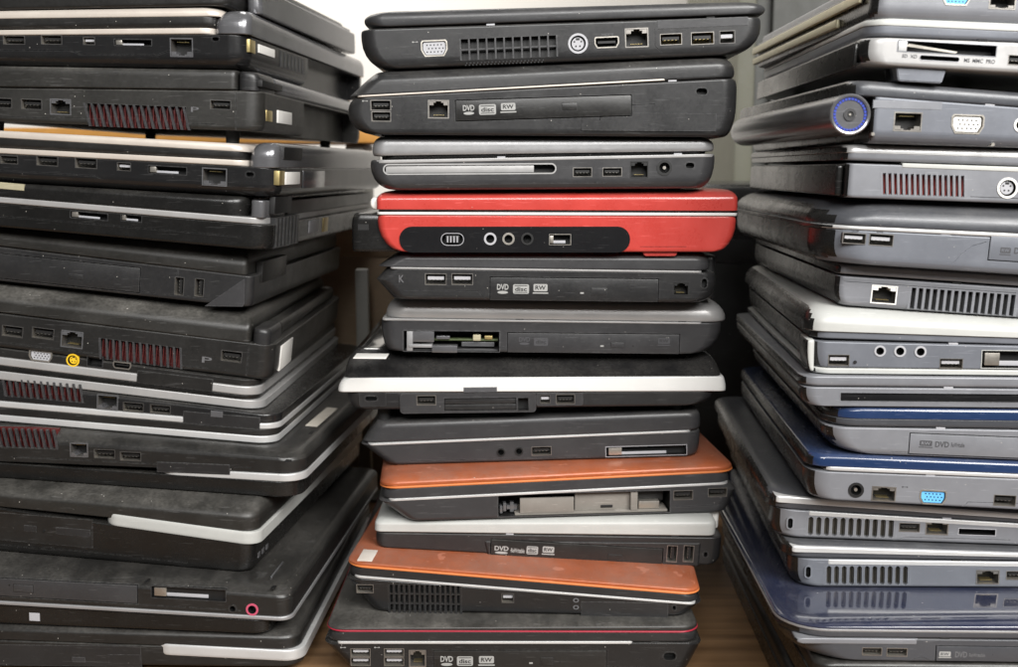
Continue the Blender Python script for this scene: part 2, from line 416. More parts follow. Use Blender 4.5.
LAPS = []
def lap(*a, **k):
    LAPS.append(Lap(*a, **k)); return LAPS[-1]
def E_(bi, bh, ti, th, p=2): return (bi / 1000.0, bh, ti / 1000.0, th, p)
FLAT = E_(0.7, 0.06, 0.7, 0.06)
THIN = E_(0.6, 0.2, 0.6, 0.2)
LIDR = E_(0.6, 0.08, 2.2, 0.35)
BASER = E_(1.5, 0.12, 0.6, 0.04)
BOAT = lambda a, fr=0.8, t=2: E_(a, fr, t, 0.15)
# ------------------------------------------------------------------ the laptops, read off the photograph top to bottom
# layer = (part, material, (left px, top py, bottom py), (right px, top py, bottom py), edges)
B, DSTY, CH, GR = 'black', 'black_dusty', 'charcoal', 'graphite'
UP = dict(f=BASER, rad=0.012)
def lidE(**k): d = dict(f=LIDR, rad=0.010, r=E_(1, .1, 3, .4), l=E_(1, .1, 3, .4)); d.update(k); return d
def bsE(**k): d = dict(f=BASER, rad=0.012, r=E_(3, .3, 1, .05), l=E_(3, .3, 1, .05)); d.update(k); return d
def trim(**k): d = dict(f=THIN, rad=0.011, dy=-0.0004); d.update(k); return d
EX = lambda **k: dict(extra=1, **k)

# ---------------- left stack
lap('L', .85, 6, .345, 'black laptop cut off by the top edge, topmost of the left stack', [
    ('lid', B, (0, -34, -20), (226, -37, -22), lidE()),
    ('base', B, (0, -19, 9.5), (228, -21, 5), bsE()),
    ('hinge_bar', 'hinge_grey', (232, -20, 8), (247, -20, 8), EX(f=E_(2, .3, 2, .3), rad=.006, dy=.03, len=.30))],
    [('sidebox', 'battery_cover', 'hinge_grey', 277, 2, 349, 30, 1.0)])
lap('L', .85, 5, .400, 'black laptop with silver strips and rounded grey hinge, second from top, left stack', [
    ('lid_trim', 'silver_warm', (0, 11.3, 18.6), (222, 7, 16), trim(f=E_(.4, .2, 1.6, .6), r=E_(0, .1, 6, .9))),
    ('lid', B, (0, 18.6, 28.5), (216, 16.2, 27), dict(f=E_(2, .5, .3, .1), rad=.01)),
    ('base_trim', 'silver_warm', (0, 30, 35.4), (214, 27.6, 34), trim()),
    ('base', 'black_satin', (0, 35.4, 65), (246, 34, 69), bsE(f=E_(9, .42, .4, .03), r=E_(9, .5, 1, .05), rad=.014)),
    ('hinge_bar', 'hinge_grey', (213, 9, 33.5), (249, 9, 34), EX(f=E_(.4, .05, 11, .7), l=E_(.3, .03, 9, .75), r=E_(.5, .05, 5, .5), rad=.008, len=.395))],
    [('usb', 3, 35.5, 25, 44.5), ('usb', 41, 35, 62, 44.5), ('firewire', 83, 37, 95, 45), ('slot', 114, 39, 152, 46, dict(metal=1)), ('eth', 170, 38, 193, 57, dict(up=0)),
     ('groove', ((-45, 49.5), (72, 50.5), (80, 54.5), (158, 54.8), (168, 51), (200, 51))), ('lock', 211, 36, 220, 42), ('sidebox', 'power_connector', 'port_white', 258, 44, 274, 58, .8), ('sidebox', 'modem_connector', 'port_gold', 249, 39, 255, 54, .5),
     ('sidecut', 308, 52, 368, 100, 14), ('sidebox', 'ribbed_battery_end', CH, 280, 50, 305, 75, .8), ('sidebox', 'hinge_slot', 'port_black', 253, 20, 274, 34, .3, dict(bar=1))])
lap('L', .85, 3.6, .385, 'dusty black laptop with red finned vent, third from top of the left stack', [
    ('lid', DSTY, (0, 66, 87), (236, 70, 90), lidE(r=E_(1, .1, 1, .2), rad=.004)),
    ('base', DSTY, (0, 88, 121), (261, 91, 131.5), bsE(rad=.012)),
    ('hinge_block', CH, (237.5, 71, 90.5), (258, 72, 91), EX(f=E_(.4, .05, 2, .3), r=E_(.3, .05, 3, .5), rad=.006, len=.05)),
    ('hinge_bar', 'hinge_grey', (237.5, 71.5, 89), (256, 72, 89), EX(f=FLAT, r=E_(3, .5, 3, .5), rad=.004, dy=.052, len=.32))],
    [('usb', -8, 98, 12, 108), ('usb', 21, 99, 42, 109.5), ('eth', 50, 99, 71, 115, dict(up=1)), ('vent', 87, 105, 186, 128, dict(n=14, fin='fin_red_dark', tilt=.25)),
     ('usb', 210, 100, 231, 109.5), ('mark', 'P', 191, 107, 199, 112), ('seam', 236, 92, 130),
     ('sidebox', 'power_connector', 'port_white', 277, 110, 291, 125, .8), ('sidebox', 'modem_connector', 'port_gold', 266, 110, 272, 122, .5), ('sidecut', 304, 103, 366, 140, 16),
     ('sidebox', 'hinge_slot', 'port_black', 262, 80, 282, 92, .3, dict(bar=1))])
lap('L', .85, 4.5, .415, 'black silver-striped laptop with bright hinge cap, just below the daylight gap, left stack', [
    ('lid_trim', 'silver_warm', (0, 130.6, 137.6), (246, 144, 152), trim(f=E_(.4, .2, 1.6, .6), r=E_(0, .1, 5, .9))),
    ('lid', B, (0, 137.6, 147.5), (243, 152, 160), dict(f=E_(2, .5, .3, .1), rad=.01)),
    ('base_trim', 'silver_warm', (0, 148, 153.6), (247, 160.5, 166.5), trim()),
    ('base', 'black_satin', (0, 153.6, 182), (277, 168, 198), bsE(f=E_(9, .42, .4, .03), r=E_(7, .4, 1, .05), rad=.014)),
    ('hinge_bar', 'hinge_grey', (248, 142.5, 167.5), (277, 142.5, 168), EX(f=E_(.4, .05, 9, .6), l=E_(.3, .03, 7, .75), r=E_(.5, .05, 4, .5), rad=.008, len=.41))],
    [('usb', 0, 155.5, 18, 164), ('usb', 36.5, 156, 58, 166), ('usb', 75, 158, 97, 168.5), ('firewire', 117, 162.5, 131, 171), ('slot', 148, 166, 187, 174.5, dict(metal=1)),
     ('eth', 202, 168, 227, 186, dict(up=0)), ('groove', ((-45, 168), (95, 176), (105, 181), (195, 190))), ('lock', 245, 171, 255, 178), ('seam', 265, 170, 192),
     ('sidebox', 'power_connector', 'port_white', 285, 172, 299, 184, .8), ('sidebox', 'modem_connector', 'port_gold', 279, 171, 284, 185, .5),
     ('sidebox', 'battery_end', 'hinge_grey', 303, 171, 324, 187, .5), ('sidebox', 'hinge_slot', 'port_black', 284, 147, 302, 160, .3, dict(bar=1))], dome=False)
lap('L', .85, 4.5, .405, 'black laptop with one silver strip above a card slot, fifth from top, left stack', [
    ('lid', 'black_deep', (0, 183, 196.5), (245, 198.5, 217), lidE(rad=.014, r=E_(.5, .1, .8, .2))),
    ('base_trim', 'silver', (0, 197, 203), (263, 218.5, 225), trim()),
    ('base', 'black_deep', (0, 203, 227), (268, 225.5, 251), bsE(rad=.014)),
    ('hinge_block', 'hinge_grey', (250, 200, 217.5), (264, 201, 218.5), EX(f=FLAT, rad=.004, len=.06)),
    ('hinge_bar', B, (249, 202, 217.5), (264, 203, 218.5), EX(f=FLAT, rad=.004, dy=.063, len=.335))],
    [('groove', ((-45, 213), (60, 221), (240, 237))), ('plate', 'label_strip', 'tan_metal', -40, 181.5, 24, 188, .3), ('slot', 70, 212, 108, 219.5, dict(metal=1)), ('slot', 121, 214.5, 142, 222, dict(metal=1)), ('sidebox', 'ribbed_battery_end', CH, 276, 218, 298, 243, .6),
     ('sidebox', 'hinge_slot', 'port_black', 275, 197, 291, 212, .3), ('sidebox', 'modem_connector', 'port_gold', 323, 218, 327, 231, .6), ('sidebox', 'power_connector', 'port_grey', 309, 221, 318, 231, .6)])
lap('L', .86, 3, .340, 'black laptop with flush disc drive and two upright USB ports, left stack', [
    ('lid', DSTY, (0, 231, 246), (247, 261, 276), lidE(f=E_(.5, .1, 2, .5), rad=.004)),
    ('base', CH, (0, 247, 281), (252, 276.5, 307.5), bsE(f=E_(1, .08, .8, .05), r=E_(2, .3, .5, .03), rad=.006))],
    [('drive', -50, 257.5, 140, 283.5, dict(eject=(69, 274, 83, 279), hole=(91, 281))), ('usb', 174.5, 277, 184, 295.5, dict(vert=1)), ('usb', 194.5, 278.5, 204, 297, dict(vert=1)),
     ('cornerpanel', 205, 307, 245, 277), ('sidebox', 'hinge_slot', 'black', 262, 262, 285, 274, .8), ('seam', 178, 269, 276)])
lap('L', .835, 0, .350, 'dusty black laptop with red vent and white side connector, midway down the left stack', [
    ('lid', DSTY, (0, 296, 312.5), (250, 328, 343.5), lidE(rad=.004, r=E_(1, .1, 1, .2))),
    ('base', B, (0, 313.5, 347), (272, 345.5, 381), bsE(rad=.012, f=E_(1.5, .1, .6, .04))),
    ('hinge_block', CH, (252, 328.5, 344.5), (270, 329.5, 346), EX(f=E_(.4, .05, 2, .3), r=E_(.3, .05, 3, .5), rad=.006, len=.05)),
    ('hinge_bar', B, (252, 330, 344.5), (268, 331, 346), EX(f=FLAT, r=E_(3, .5, 3, .5), rad=.004, dy=.052, len=.28))],
    [('usb', 2, 326, 23, 337), ('usb', 32, 328, 54, 339), ('eth', 61, 331, 83, 348, dict(up=1)), ('vent', 100, 343, 181, 364, dict(n=12, fin='fin_red_dark', tilt=.12)),
     ('usb', 221, 351, 242, 362), ('mark', 'P', 202, 357, 212, 363), ('sidebox', 'power_connector', 'port_white', 281, 346, 290, 361, .8), ('seam', 249, 347, 376)])
lap('L', .830, 1.5, .350, 'thin black laptop with silver rims, VGA and yellow video sockets, in the left stack', [
    ('base', B, (0, 348.2, 357), (257, 382, 388), dict(f=E_(.8, .1, .8, .1), rad=.016)),
    ('base_trim', 'silver', (0, 357, 365), (258, 388.2, 397), trim(rad=.016)),
    ('lid', 'black_deep', (0, 365.3, 371), (256, 397.3, 402), dict(f=E_(.3, .1, .3, .1), rad=.016)),
    ('lid_trim', 'silver', (0, 371, 379.5), (262, 402, 410.5), trim(rad=.016))],
    [('vga', 29, 350.5, 52, 361.5, dict(up=1, face='port_grey')), ('svideo', 66.5, 354.5, 79.5, 366, dict(ring='port_yellow', face='port_yellow')), ('slot', 87, 356, 103, 367), ('hdmi', 113, 362, 131, 369),
     ('plate', 'latch_cover', B, 137, 374.5, 213, 387.5, .9)])
lap('L', .825, 3.5, .350, 'black upturned laptop with silver rims and red vent, just below the yellow video socket', [
    ('base', 'black_satin', (0, 380.3, 401), (277, 415.5, 424.5), dict(f=E_(.8, .06, 2.5, .3), rad=.016)),
    ('base_trim', 'silver_bright', (0, 401, 407), (277, 424.8, 430.5), trim(rad=.016)),
    ('lid', B, (0, 407.2, 414.6), (275, 430.8, 437.4), dict(f=E_(.3, .1, .3, .1), rad=.016)),
    ('lid_trim', 'silver_bright', (0, 414.8, 421), (275, 437.6, 444.5), trim(rad=.016))],
    [('vent', 4, 381.5, 81, 399.5, dict(n=12, fin='fin_red_dark', tilt=.2)), ('eth', 97, 395, 118, 410, dict(up=0)), ('usb', 123, 402.5, 143.5, 412), ('usb', 150, 405, 170.5, 414),
     ('plate', 'latch_cover', CH, 183, 414, 260, 426, .7), ('plate', 'latch_button', 'hinge_grey', 211, 411, 223, 417, 1.2)])
lap('L', .82, 5, .355, 'black upturned laptop showing its screwed underside and paper label, lower left stack', [
    ('base', B, (0, 427, 462), (302, 462, 474), dict(f=E_(.6, .04, 6, .32), r=E_(.4, .05, 5, .5), rad=.018)),
    ('base_trim', 'silver_bright', (153, 467.2, 474), (302, 475.2, 483), trim(rad=.018, len=.345)),
    ('lid', 'black_deep', (0, 463.5, 478), (298, 483.5, 499), dict(f=E_(1, .15, .5, .1), rad=.018, dy=.001)),],
    [('vent', -20, 429, 55, 448, dict(n=12, fin='fin_red_dark', tilt=.2)), ('eth', 70, 443, 88, 457, dict(up=0)), ('usb', 94, 449.5, 115, 458.5), ('usb', 120, 452, 141, 461),
     ('plate', 'latch_cover', CH, 157, 463, 230, 473.5, .8), ('topbox', 'label_sticker', 'paper', 305, 426, 338, 408, .12), ('topbox', 'screw', 'port_black', 308, 434, 315, 431, .05),
     ('topbox', 'screw', 'port_black', 284, 461.5, 292, 459.5, .05)])
lap('L', .81, 6, .350, 'dusty black laptop with wide off-white front strip, third from bottom of the left stack', [
    ('lid', DSTY, (0, 491, 507), (256, 518, 533), lidE(rad=.012, f=E_(.6, .1, 2, .3))),
    ('base', 'black_deep', (0, 508, 551), (252, 545, 573), bsE(rad=.010)),
    ('base_trim', 'white_pearl', (103, 512.5, 524), (258, 533.6, 546), EX(f=E_(.8, .3, .8, .3), rad=.012, dy=-.0012, len=.345))],
    [('plate', 'drive_face', 'black', -50, 514, 92, 542, .25), ('plate', 'eject_button', CH, 24, 525, 37, 532, .6), ('plate', 'latch_cover', CH, 56, 528, 91, 536, .6), ('hole', 44, 531),
     ('sidebox', 'status_light', 'hinge_grey', 258, 553, 260, 556, .4), ('sidebox', 'status_light', 'hinge_grey', 262, 549, 264, 552, .4), ('sidebox', 'status_light', 'hinge_grey', 266, 545, 268, 548, .4)])
lap('L', .79, 4, .350, 'black upturned laptop with pink audio jack, second from bottom of the left stack', [
    ('base', B, (0, 578, 601), (290, 591.5, 617.5), dict(f=E_(.4, .03, 2.5, .15), r=E_(.4, .05, 3, .3), rad=.010)),
    ('base_trim', 'dark_silver', (0, 601, 604.5), (291, 617.5, 621.5), trim(rad=.010)),
    ('lid', 'black_deep', (0, 605, 625), (269, 622, 635.5), dict(f=E_(1.5, .2, .5, .1), rad=.012, r=E_(1, .2, 1, .2), dy=.002))],
    [('drive', -50, 580, 137, 599, dict(m='graphite', eject=(14, 585, 33, 592), hole=(9.5, 585))), ('slot', 151, 587.5, 226, 600, dict(metal=1, depth=3)), ('jack', 228.5, 604.5, 237, 613, dict(ring=B)),
     ('jack', 246, 603.5, 258.5, 615.5, dict(ring='port_pink')), ('plate', 'label_sticker', 'port_grey', 28, 614, 38.5, 622, .2, dict(dy=.002)), ('topbox', 'rubber_pad', 'hinge_grey', 272, 578, 282, 563, 1.2),
     ('topbox', 'screw', 'port_black', 144, 582.5, 151, 578.5, .05), ('topbox', 'screw', 'port_black', 270, 589, 277, 585.5, .05)])
lap('L', .79, 2, .345, 'black laptop with white front strip on the wooden table, bottom of the left stack', [
    ('lid', B, (0, 626.5, 640), (298, 638, 650.5), lidE(rad=.014)),
    ('base', B, (0, 640.5, 664), (301, 651, 667.5), bsE(rad=.014)),
    ('base_trim', 'silver_bright', (152, 643, 654), (302.5, 651, 661.5), EX(f=E_(.8, .3, .8, .3), rad=.014, dy=-.0012, len=.33))],
    [('plate', 'drive_face', CH, -50, 645, 141, 666, .25), ('plate', 'eject_button', GR, 72, 656.5, 86, 662.5, .6), ('plate', 'battery_latch', CH, 108, 654, 141, 664, .5)])

# ---------------- centre stack
def CL(a=6, **k): return dict(f=E_(.6, .08, 2, .3), l=E_(.4, .05, a, .9), r=E_(.4, .05, a, .9), rad=.012, **k)
def CB(a=15, b=15, fr=.75, **k):
    d = dict(f=E_(2.0, .14, .6, .04), l=E_(a, fr, 1.5, .15), r=E_(b, fr, 1.5, .15), rad=.012); d.update(k); return d
lap('C', .82, 0, .360, 'dark grey laptop with VGA socket, fan grille and card bay, topmost of the centre stack', [
    ('lid', GR, (362, 11.5, 27.5), (769, .5, 13.5), dict(f=E_(.8, .1, 4, .55), l=E_(8, .45, 11, .5), r=E_(6, .45, 12, .5), rad=.014)),
    ('base', CH, (360, 29, 70), (764, 16, 53), CB(20, 25, .75, f=E_(2.5, .25, 1, .06)))],
    [('vga', 421, 40, 447.5, 56.5, dict(up=1, face='port_grey')), ('vent', 460.5, 37, 557, 58.5, dict(n=11, fin='port_black', rows=2, gap=.82)), ('dots', 465, 61, 545, 64),
     ('svideo', 568, 33.5, 588, 53.5, dict(ring='port_grey', face='port_grey')), ('hdmi', 594.5, 36.5, 619, 48), ('eth', 625, 28, 648.5, 47.5, dict(up=1)), ('groove', ((655, 29), (655, 46), (662, 52))), ('icon', 415, 42), ('usb', 660, 33.5, 682, 45, dict(rim='port_gold')),
     ('usb', 691, 32, 714, 44.5, dict(rim='port_gold')), ('firewire', 719.5, 30.5, 735, 43.5), ('plate', 'card_bay_cover', GR, 657, 18.5, 748, 27.5, .5), ('mark', 'HDMI', 602, 33.5, 613, 35.5)])
lap('C', .82, 0, .350, 'black laptop with disc logos and scuffed side, second from top, centre stack', [
    ('lid', CH, (347, 76, 97), (738, 57, 77), dict(f=E_(.5, .1, 3, .4), l=E_(.5, .1, 16, .95, 1), r=E_(2, .3, 6, .8), rad=.014)),
    ('base', CH, (346, 98, 134), (739, 77.5, 137), CB(16, 9, .8, l=E_(19, .6, 6, .4), r=E_(9, .55, 3, .2))),
    ('trim_line', 'silver_warm', (357, 95.6, 97.4), (667, 78.6, 80.4), EX(f=THIN, rad=.004, dy=-.0006, len=.05))],
    [('usb', 370.5, 100, 391, 110.5), ('usb', 371.5, 111.5, 391, 121.5), ('eth', 428, 100, 449, 118.5, dict(up=1)), ('drive', 455, 97, 632, 119, dict(m=B, eject=(562, 103, 577, 110.5), hole=(585, 109), ang=2.2, logos=((463, 105, 474.5, 115), (479, 104, 496, 115), (501, 103, 515.5, 113)))),
     ('icon', 365, 101), ('groove', ((600, 120), (602, 108), (610, 106), (655, 104))), ('lock', 695, 87, 708.5, 96), ('plate', 'lower_housing', CH, 582, 113, 716, 131, .7)])
lap('C', .83, 0, .340, 'silver and grey laptop with slot-loading disc drive, third from top of the centre stack', [
    ('lid', 'dark_silver', (371, 143.5, 156), (716, 137.5, 151), dict(f=E_(1.2, .4, 1, .15), l=E_(1.5, .3, 3, .6), r=E_(1.5, .3, 3, .6), rad=.010)),
    ('lid_inner', 'black_deep', (380, 156.2, 159.6), (708, 151.2, 153.6), dict(f=THIN, rad=.01, dy=.003)),
    ('base', GR, (369, 160, 190.5), (717, 153.5, 188.5), CB(17, 12, .8, f=E_(6, .32, 1, .06))),
    ('base_trim', 'silver', (371, 160.2, 163.6), (716, 153.8, 157), EX(f=THIN, l=E_(0, .1, 1, .5), rad=.011, dy=-.0004, len=.33))],
    [('slot', 383, 163.5, 556.5, 174.5, dict(shape='cap', rim='silver', rw=1.0, metal=2)), ('usb', 573, 167.5, 592, 177), ('usb', 602.5, 167.5, 622, 176.5), ('eth', 630, 161, 648.5, 178, dict(up=1, rim='port_black')),
     ('jack', 656, 160.5, 673, 175, dict(ring='port_black', pin=1)), ('lock', 684.5, 161.5, 695.5, 169.5)])
lap('C', .838, 0, .340, 'bright red laptop with a glossy black port panel in the centre stack', [
    ('lid', 'red', (376, 196, 209.5), (738.5, 196.2, 211), dict(f=E_(.5, .06, 1.8, .25), l=E_(.5, .06, 2, .3), r=E_(.5, .06, 2, .3), rad=.004)),
    ('lid_seam', 'black_deep', (378, 209.6, 212), (736, 211, 213), dict(f=THIN, rad=.004, dy=.0015)),
    ('base_trim', 'white', (376.5, 212, 215), (738, 213, 216.3), trim(rad=.004)),
    ('base', 'red', (377, 215, 252), (737, 216.4, 252), CB(19, 15, .85, rad=.006, f=E_(1.5, .1, .6, .04))),
    ('rear_housing', 'black_deep', (350, 213, 252), (398, 214, 252), EX(f=E_(1, .08, 2.5, .2), l=E_(1, .1, 4, .35), rad=.006, dy=.005, len=.2)),
    ('hinge_cap', 'port_white', (369, 197.5, 210), (379, 197.5, 210), EX(f=E_(2, .4, 2, .4), l=E_(3, .5, 3, .5), rad=.002, dy=.006, len=.05))],
    [('capsule', 'port_panel', 'black_gloss', 399.5, 226.5, 630, 252.5, .8), ('slot', 441, 233, 464, 245.5, dict(shape='cap', rim='port_grey', pd=-.8, ribs=1)), ('jack', 484, 232.5, 496.5, 245, dict(ring='port_grey', pd=-.8)),
     ('jack', 502.5, 232.5, 514.5, 245, dict(ring='port_metal', pd=-.8)), ('jack', 521, 232.5, 533.5, 245, dict(ring='port_black', pd=-.8)), ('slot', 549, 234, 571, 245, dict(metal=1, pd=-.8, rim='port_metal')),
     ('foot', 'red', 642, 251, 680, 256.5), ('plate', 'lock_slot', 'port_black', 357, 224.5, 368, 230.5, .15, dict(dy=.005))])
lap('C', .845, 0, .345, 'charcoal laptop with two pale USB sockets and disc logos just under the red laptop', [
    ('lid', GR, (377, 256, 267), (712, 257.5, 271), dict(f=E_(.5, .1, 1.5, .25), l=E_(.4, .05, 13, .95, 1), r=E_(2, .3, 4, .7), rad=.012)),
    ('base', CH, (375, 268, 299), (718, 272.5, 303), CB(14, 12, .55, l=E_(13, .62, 8, .38, 1), r=E_(12, .7, 3, .25))),
    ('trim_line', 'silver', (390, 267, 268.8), (702, 271, 272.8), EX(f=THIN, rad=.003, dy=-.0005, len=.05)),
    ('hinge_block', CH, (690, 257, 300), (720.5, 258, 302), EX(f=E_(1, .1, 2, .1), rad=.004, dy=.02, len=.06))],
    [('groove', ((404, 290), (478, 291), (486, 300))), ('usb', 425, 273.5, 446.5, 285, dict(tongue='port_grey')), ('usb', 451.5, 273.5, 473, 285, dict(tongue='port_grey')), ('mark', 'K', 399, 275, 404, 282.5, dict(m='print_grey')),
     ('drive', 489.5, 277.5, 659, 302, dict(m=CH, eject=(591.5, 288, 607, 296), hole=(613.5, 294), tick=(582, 293), logos=((497, 284, 508.5, 294), (513, 284, 529, 294), (533.5, 284, 547.5, 294)))),
     ('eth', 673, 282, 689, 295.5, dict(up=1, rim='port_black')), ('lock', 700.5, 277.5, 708, 289)])
lap('C', .83, 0, .345, 'silver-lidded laptop with a broken open card bay, middle of the centre stack', [
    ('lid', 'silver', (384, 301, 318), (729, 305, 322.5), dict(f=E_(1.5, .3, 5, .6), l=E_(.5, .1, 10, .95), r=E_(1, .1, 14, .95), rad=.016)),
    ('base', GR, (380, 318.6, 351), (723, 323, 354.5), CB(6, 22, .9, f=E_(1.2, .1, .6, .04), r=E_(20, .85, 1, .05))),
    ('trim_line', 'silver', (382, 318.2, 320.4), (702, 322.4, 324.2), EX(f=THIN, rad=.003, dy=-.0005, len=.05))],
    [('bay', 403, 330.5, 500, 352, dict(kind='broken')), ('drive', 507, 333, 680, 354, dict(m=GR, eject=(611, 342.5, 624, 347.5), hole=(633, 346), tick=(602, 346), logos=((519, 337, 530, 345, 'print_dark'), (534, 337.5, 548, 346, 'print_dark'), (658, 338, 670, 346, 'print_dark'))))])
lap('C', .81, 0, .360, 'laptop with glossy black top and bright white edge band in the centre stack', [
    ('lid', 'black_gloss', (343, 361, 378), (722, 359.5, 376.3), dict(f=E_(.3, .03, 15, .97, 1), l=E_(.3, .05, 4, .9), r=E_(.3, .05, 4, .9), rad=.006, dy=.0008)),
    ('lid_trim', 'white', (337, 378.2, 392.5), (727, 376.5, 391.5), dict(f=E_(.6, .1, .6, .1), l=E_(.2, .05, 8, .95), r=E_(.2, .05, 3, .95), rad=.006)),
    ('base', CH, (345, 392.8, 411), (717, 391.8, 406.5), CB(8, 22, .8, f=E_(3, .2, .3, .02), dy=.002))],
    [('plate', 'port_panel', GR, 400, 393.2, 536, 413, 1.6, dict(dy=.002)), ('plate', 'port_panel', GR, 536.5, 393.2, 583, 406, 1.3, dict(dy=.002)), ('plate', 'lock_panel', CH, 359, 393, 386, 407, 1.2, dict(dy=.002)),
     ('usb', 416.5, 395.5, 436, 405.5, dict(pd=.4)), ('slot', 443.5, 397.5, 517, 411, dict(pd=.4, rim='graphite', metal=3)), ('slot', 517.5, 397.5, 529, 411, dict(pd=.4, metal=0)), ('firewire', 540, 395, 550.5, 404, dict(pd=.7)), ('usb', 556, 394.5, 575, 404.5, dict(pd=.7)),
     ('lock', 364, 395.5, 378, 402, dict(pd=.8)), ('plate', 'lid_latch', 'hinge_grey', 463.5, 387.2, 497, 392.3, .35, dict(dy=0.0)), ('topbox', 'label_sticker', 'port_white', 353, 358.5, 389, 353.5, .2)])
lap('C', .835, 0, .335, 'charcoal laptop with thin silver seam between the white-banded and upper orange laptops', [
    ('lid', GR, (362, 424, 443), (702, 412, 430), dict(f=E_(.5, .1, 2, .3), l=E_(.3, .05, 11, .95, 1), r=E_(2, .3, 3, .5), rad=.010)),
    ('base', GR, (360, 444.5, 466), (702, 431, 456), CB(19, 4, .9, l=E_(20, .95, 1, .05, 1))),
    ('trim_line', 'silver_bright', (367, 443.4, 445.8), (692, 430, 432), EX(f=THIN, rad=.006, dy=-.0005, len=.08))],
    [('jack', 496.5, 448, 505.5, 456.5, dict(ring='port_black')), ('jack', 514.5, 447, 523.5, 455.5, dict(ring='port_black')), ('groove', ((410, 461), (590, 457))), ('usb', 531.5, 446.5, 551.5, 455.5), ('slot', 605.5, 445.5, 687, 456, dict(metal=1, rim='port_grey'))], dome=False)
lap('C', .81, -4, .335, 'laptop with glossy orange lid and an empty drive bay, upper of the two orange laptops', [
    ('lid', 'orange', (379, 484, 487), (736, 467, 469.5), dict(f=E_(.3, .1, .5, .2), l=E_(.2, .1, 7, .9), r=E_(.2, .1, 7, .9), rad=.014)),
    ('lid_rim', 'orange_rim', (379, 487.2, 489.5), (737, 469.6, 471.8), dict(f=E_(.6, .4, .6, .4), l=E_(0, .1, 4, .9), r=E_(0, .1, 4, .9), rad=.016, dy=-.0009)),
    ('lid_body', GR, (382, 489.6, 500), (732, 472, 482.5), dict(f=E_(1, .2, .3, .05), l=E_(.3, .05, 5, .9), r=E_(.3, .05, 4, .9), rad=.012)),
    ('base', GR, (379, 500.5, 522), (739, 483, 512), CB(20, 7, .8, l=E_(20, .9, 3, .1, 1), r=E_(8, .75, 6, .25, 1))),
    ('trim_line', 'silver_bright', (388, 499, 501.5), (729, 482, 484.4), EX(f=THIN, rad=.006, dy=-.0006, len=.08))],
    [('bay', 498, 492, 671, 515, dict(kind='empty')), ('groove', ((673, 507), (735, 504))), ('usb', 673.5, 490.5, 693, 500), ('usb', 708, 488, 727, 497)])
lap('C', .825, 0, .345, 'white-lidded black laptop with disc logos and two upright USB ports, between the two orange laptops', [
    ('lid', 'white_pearl', (374, 521, 532), (717, 523, 536.5), dict(f=E_(.6, .1, 1.5, .25), l=E_(.6, .1, 2, .3), r=E_(1, .3, 2, .4), rad=.006)),
    ('base', CH, (375, 533, 547), (722, 537.5, 566), dict(f=E_(1, .08, .6, .04), l=E_(3, .5, 1, .1), r=E_(6, .4, 1, .05), rad=.008)),
    ('drive_housing', CH, (484, 541, 562), (700, 543, 565.5), EX(f=E_(.4, .04, .4, .04), l=E_(5, .9, .3, .05, 1), rad=.002, dy=-.0012, len=.10)),
    ('hinge_block', 'port_white', (713, 514.5, 537), (724, 515, 537), EX(f=E_(1, .1, 2, .2), rad=.003, dy=.02, len=.03))],
    [('drive', 490, 543, 663, 564, dict(m=B, pd=-1.2, eject=(608, 554, 622, 560), hole=(600, 558), logos=((494.5, 545.5, 508.5, 553.5), (511, 547, 524.5, 553), (526.5, 545.5, 538, 554), (542.5, 546, 554, 554.5)))),
     ('usb', 666.5, 545, 677, 561.5, dict(vert=1, pd=-1.2)), ('usb', 683, 545, 693.5, 561.5, dict(vert=1, pd=-1.2)), ('lock', 702.5, 551, 708.5, 558)])
lap('C', .805, 4, .345, 'laptop with dusty orange lid and black fan grille, lower of the two orange laptops', [
    ('lid', 'orange', (345, 561.5, 564), (701, 591, 593.5), dict(f=E_(.3, .1, .5, .2), l=E_(.2, .1, 7, .9), r=E_(.2, .1, 4, .9), rad=.014)),
    ('lid_rim', 'orange_rim', (344.5, 564, 566.2), (701.5, 593.5, 595.8), dict(f=E_(.6, .4, .6, .4), l=E_(0, .1, 4, .9), r=E_(0, .1, 4, .9), rad=.016, dy=-.0009)),
    ('lid_body', CH, (347, 566.4, 576.5), (699, 596, 604), dict(f=E_(1, .2, .3, .05), l=E_(.3, .05, 5, .9), r=E_(.3, .05, 4, .9), rad=.012)),
    ('base', 'black_satin', (345, 577, 611), (702, 604.5, 616.5), CB(18, 8, .85, l=E_(19, .92, 2, .08, 1), r=E_(10, .9, 2, .1, 1))),
    ('trim_line', 'silver_bright', (353, 575, 577.5), (696, 603, 605.2), EX(f=THIN, rad=.006, dy=-.0006, len=.08))],
    [('usb', 356.5, 584.5, 373.5, 593), ('vent', 389, 585, 461, 614, dict(n=14, rows=3, fin='port_black', gap=.6)), ('firewire', 501.5, 593.5, 514, 603), ('plate', 'battery_cover', CH, 581, 602, 668, 617, .3),
     ('lock', 671.5, 604.5, 677, 611), ('mark', 'o', 573, 598, 579, 602.5, dict(m='print_grey')), ('mark', 'o', 573, 605, 579, 609.5, dict(m='print_grey')), ('topbox', 'tape', 'tape', 357, 561, 378, 550, .15)])
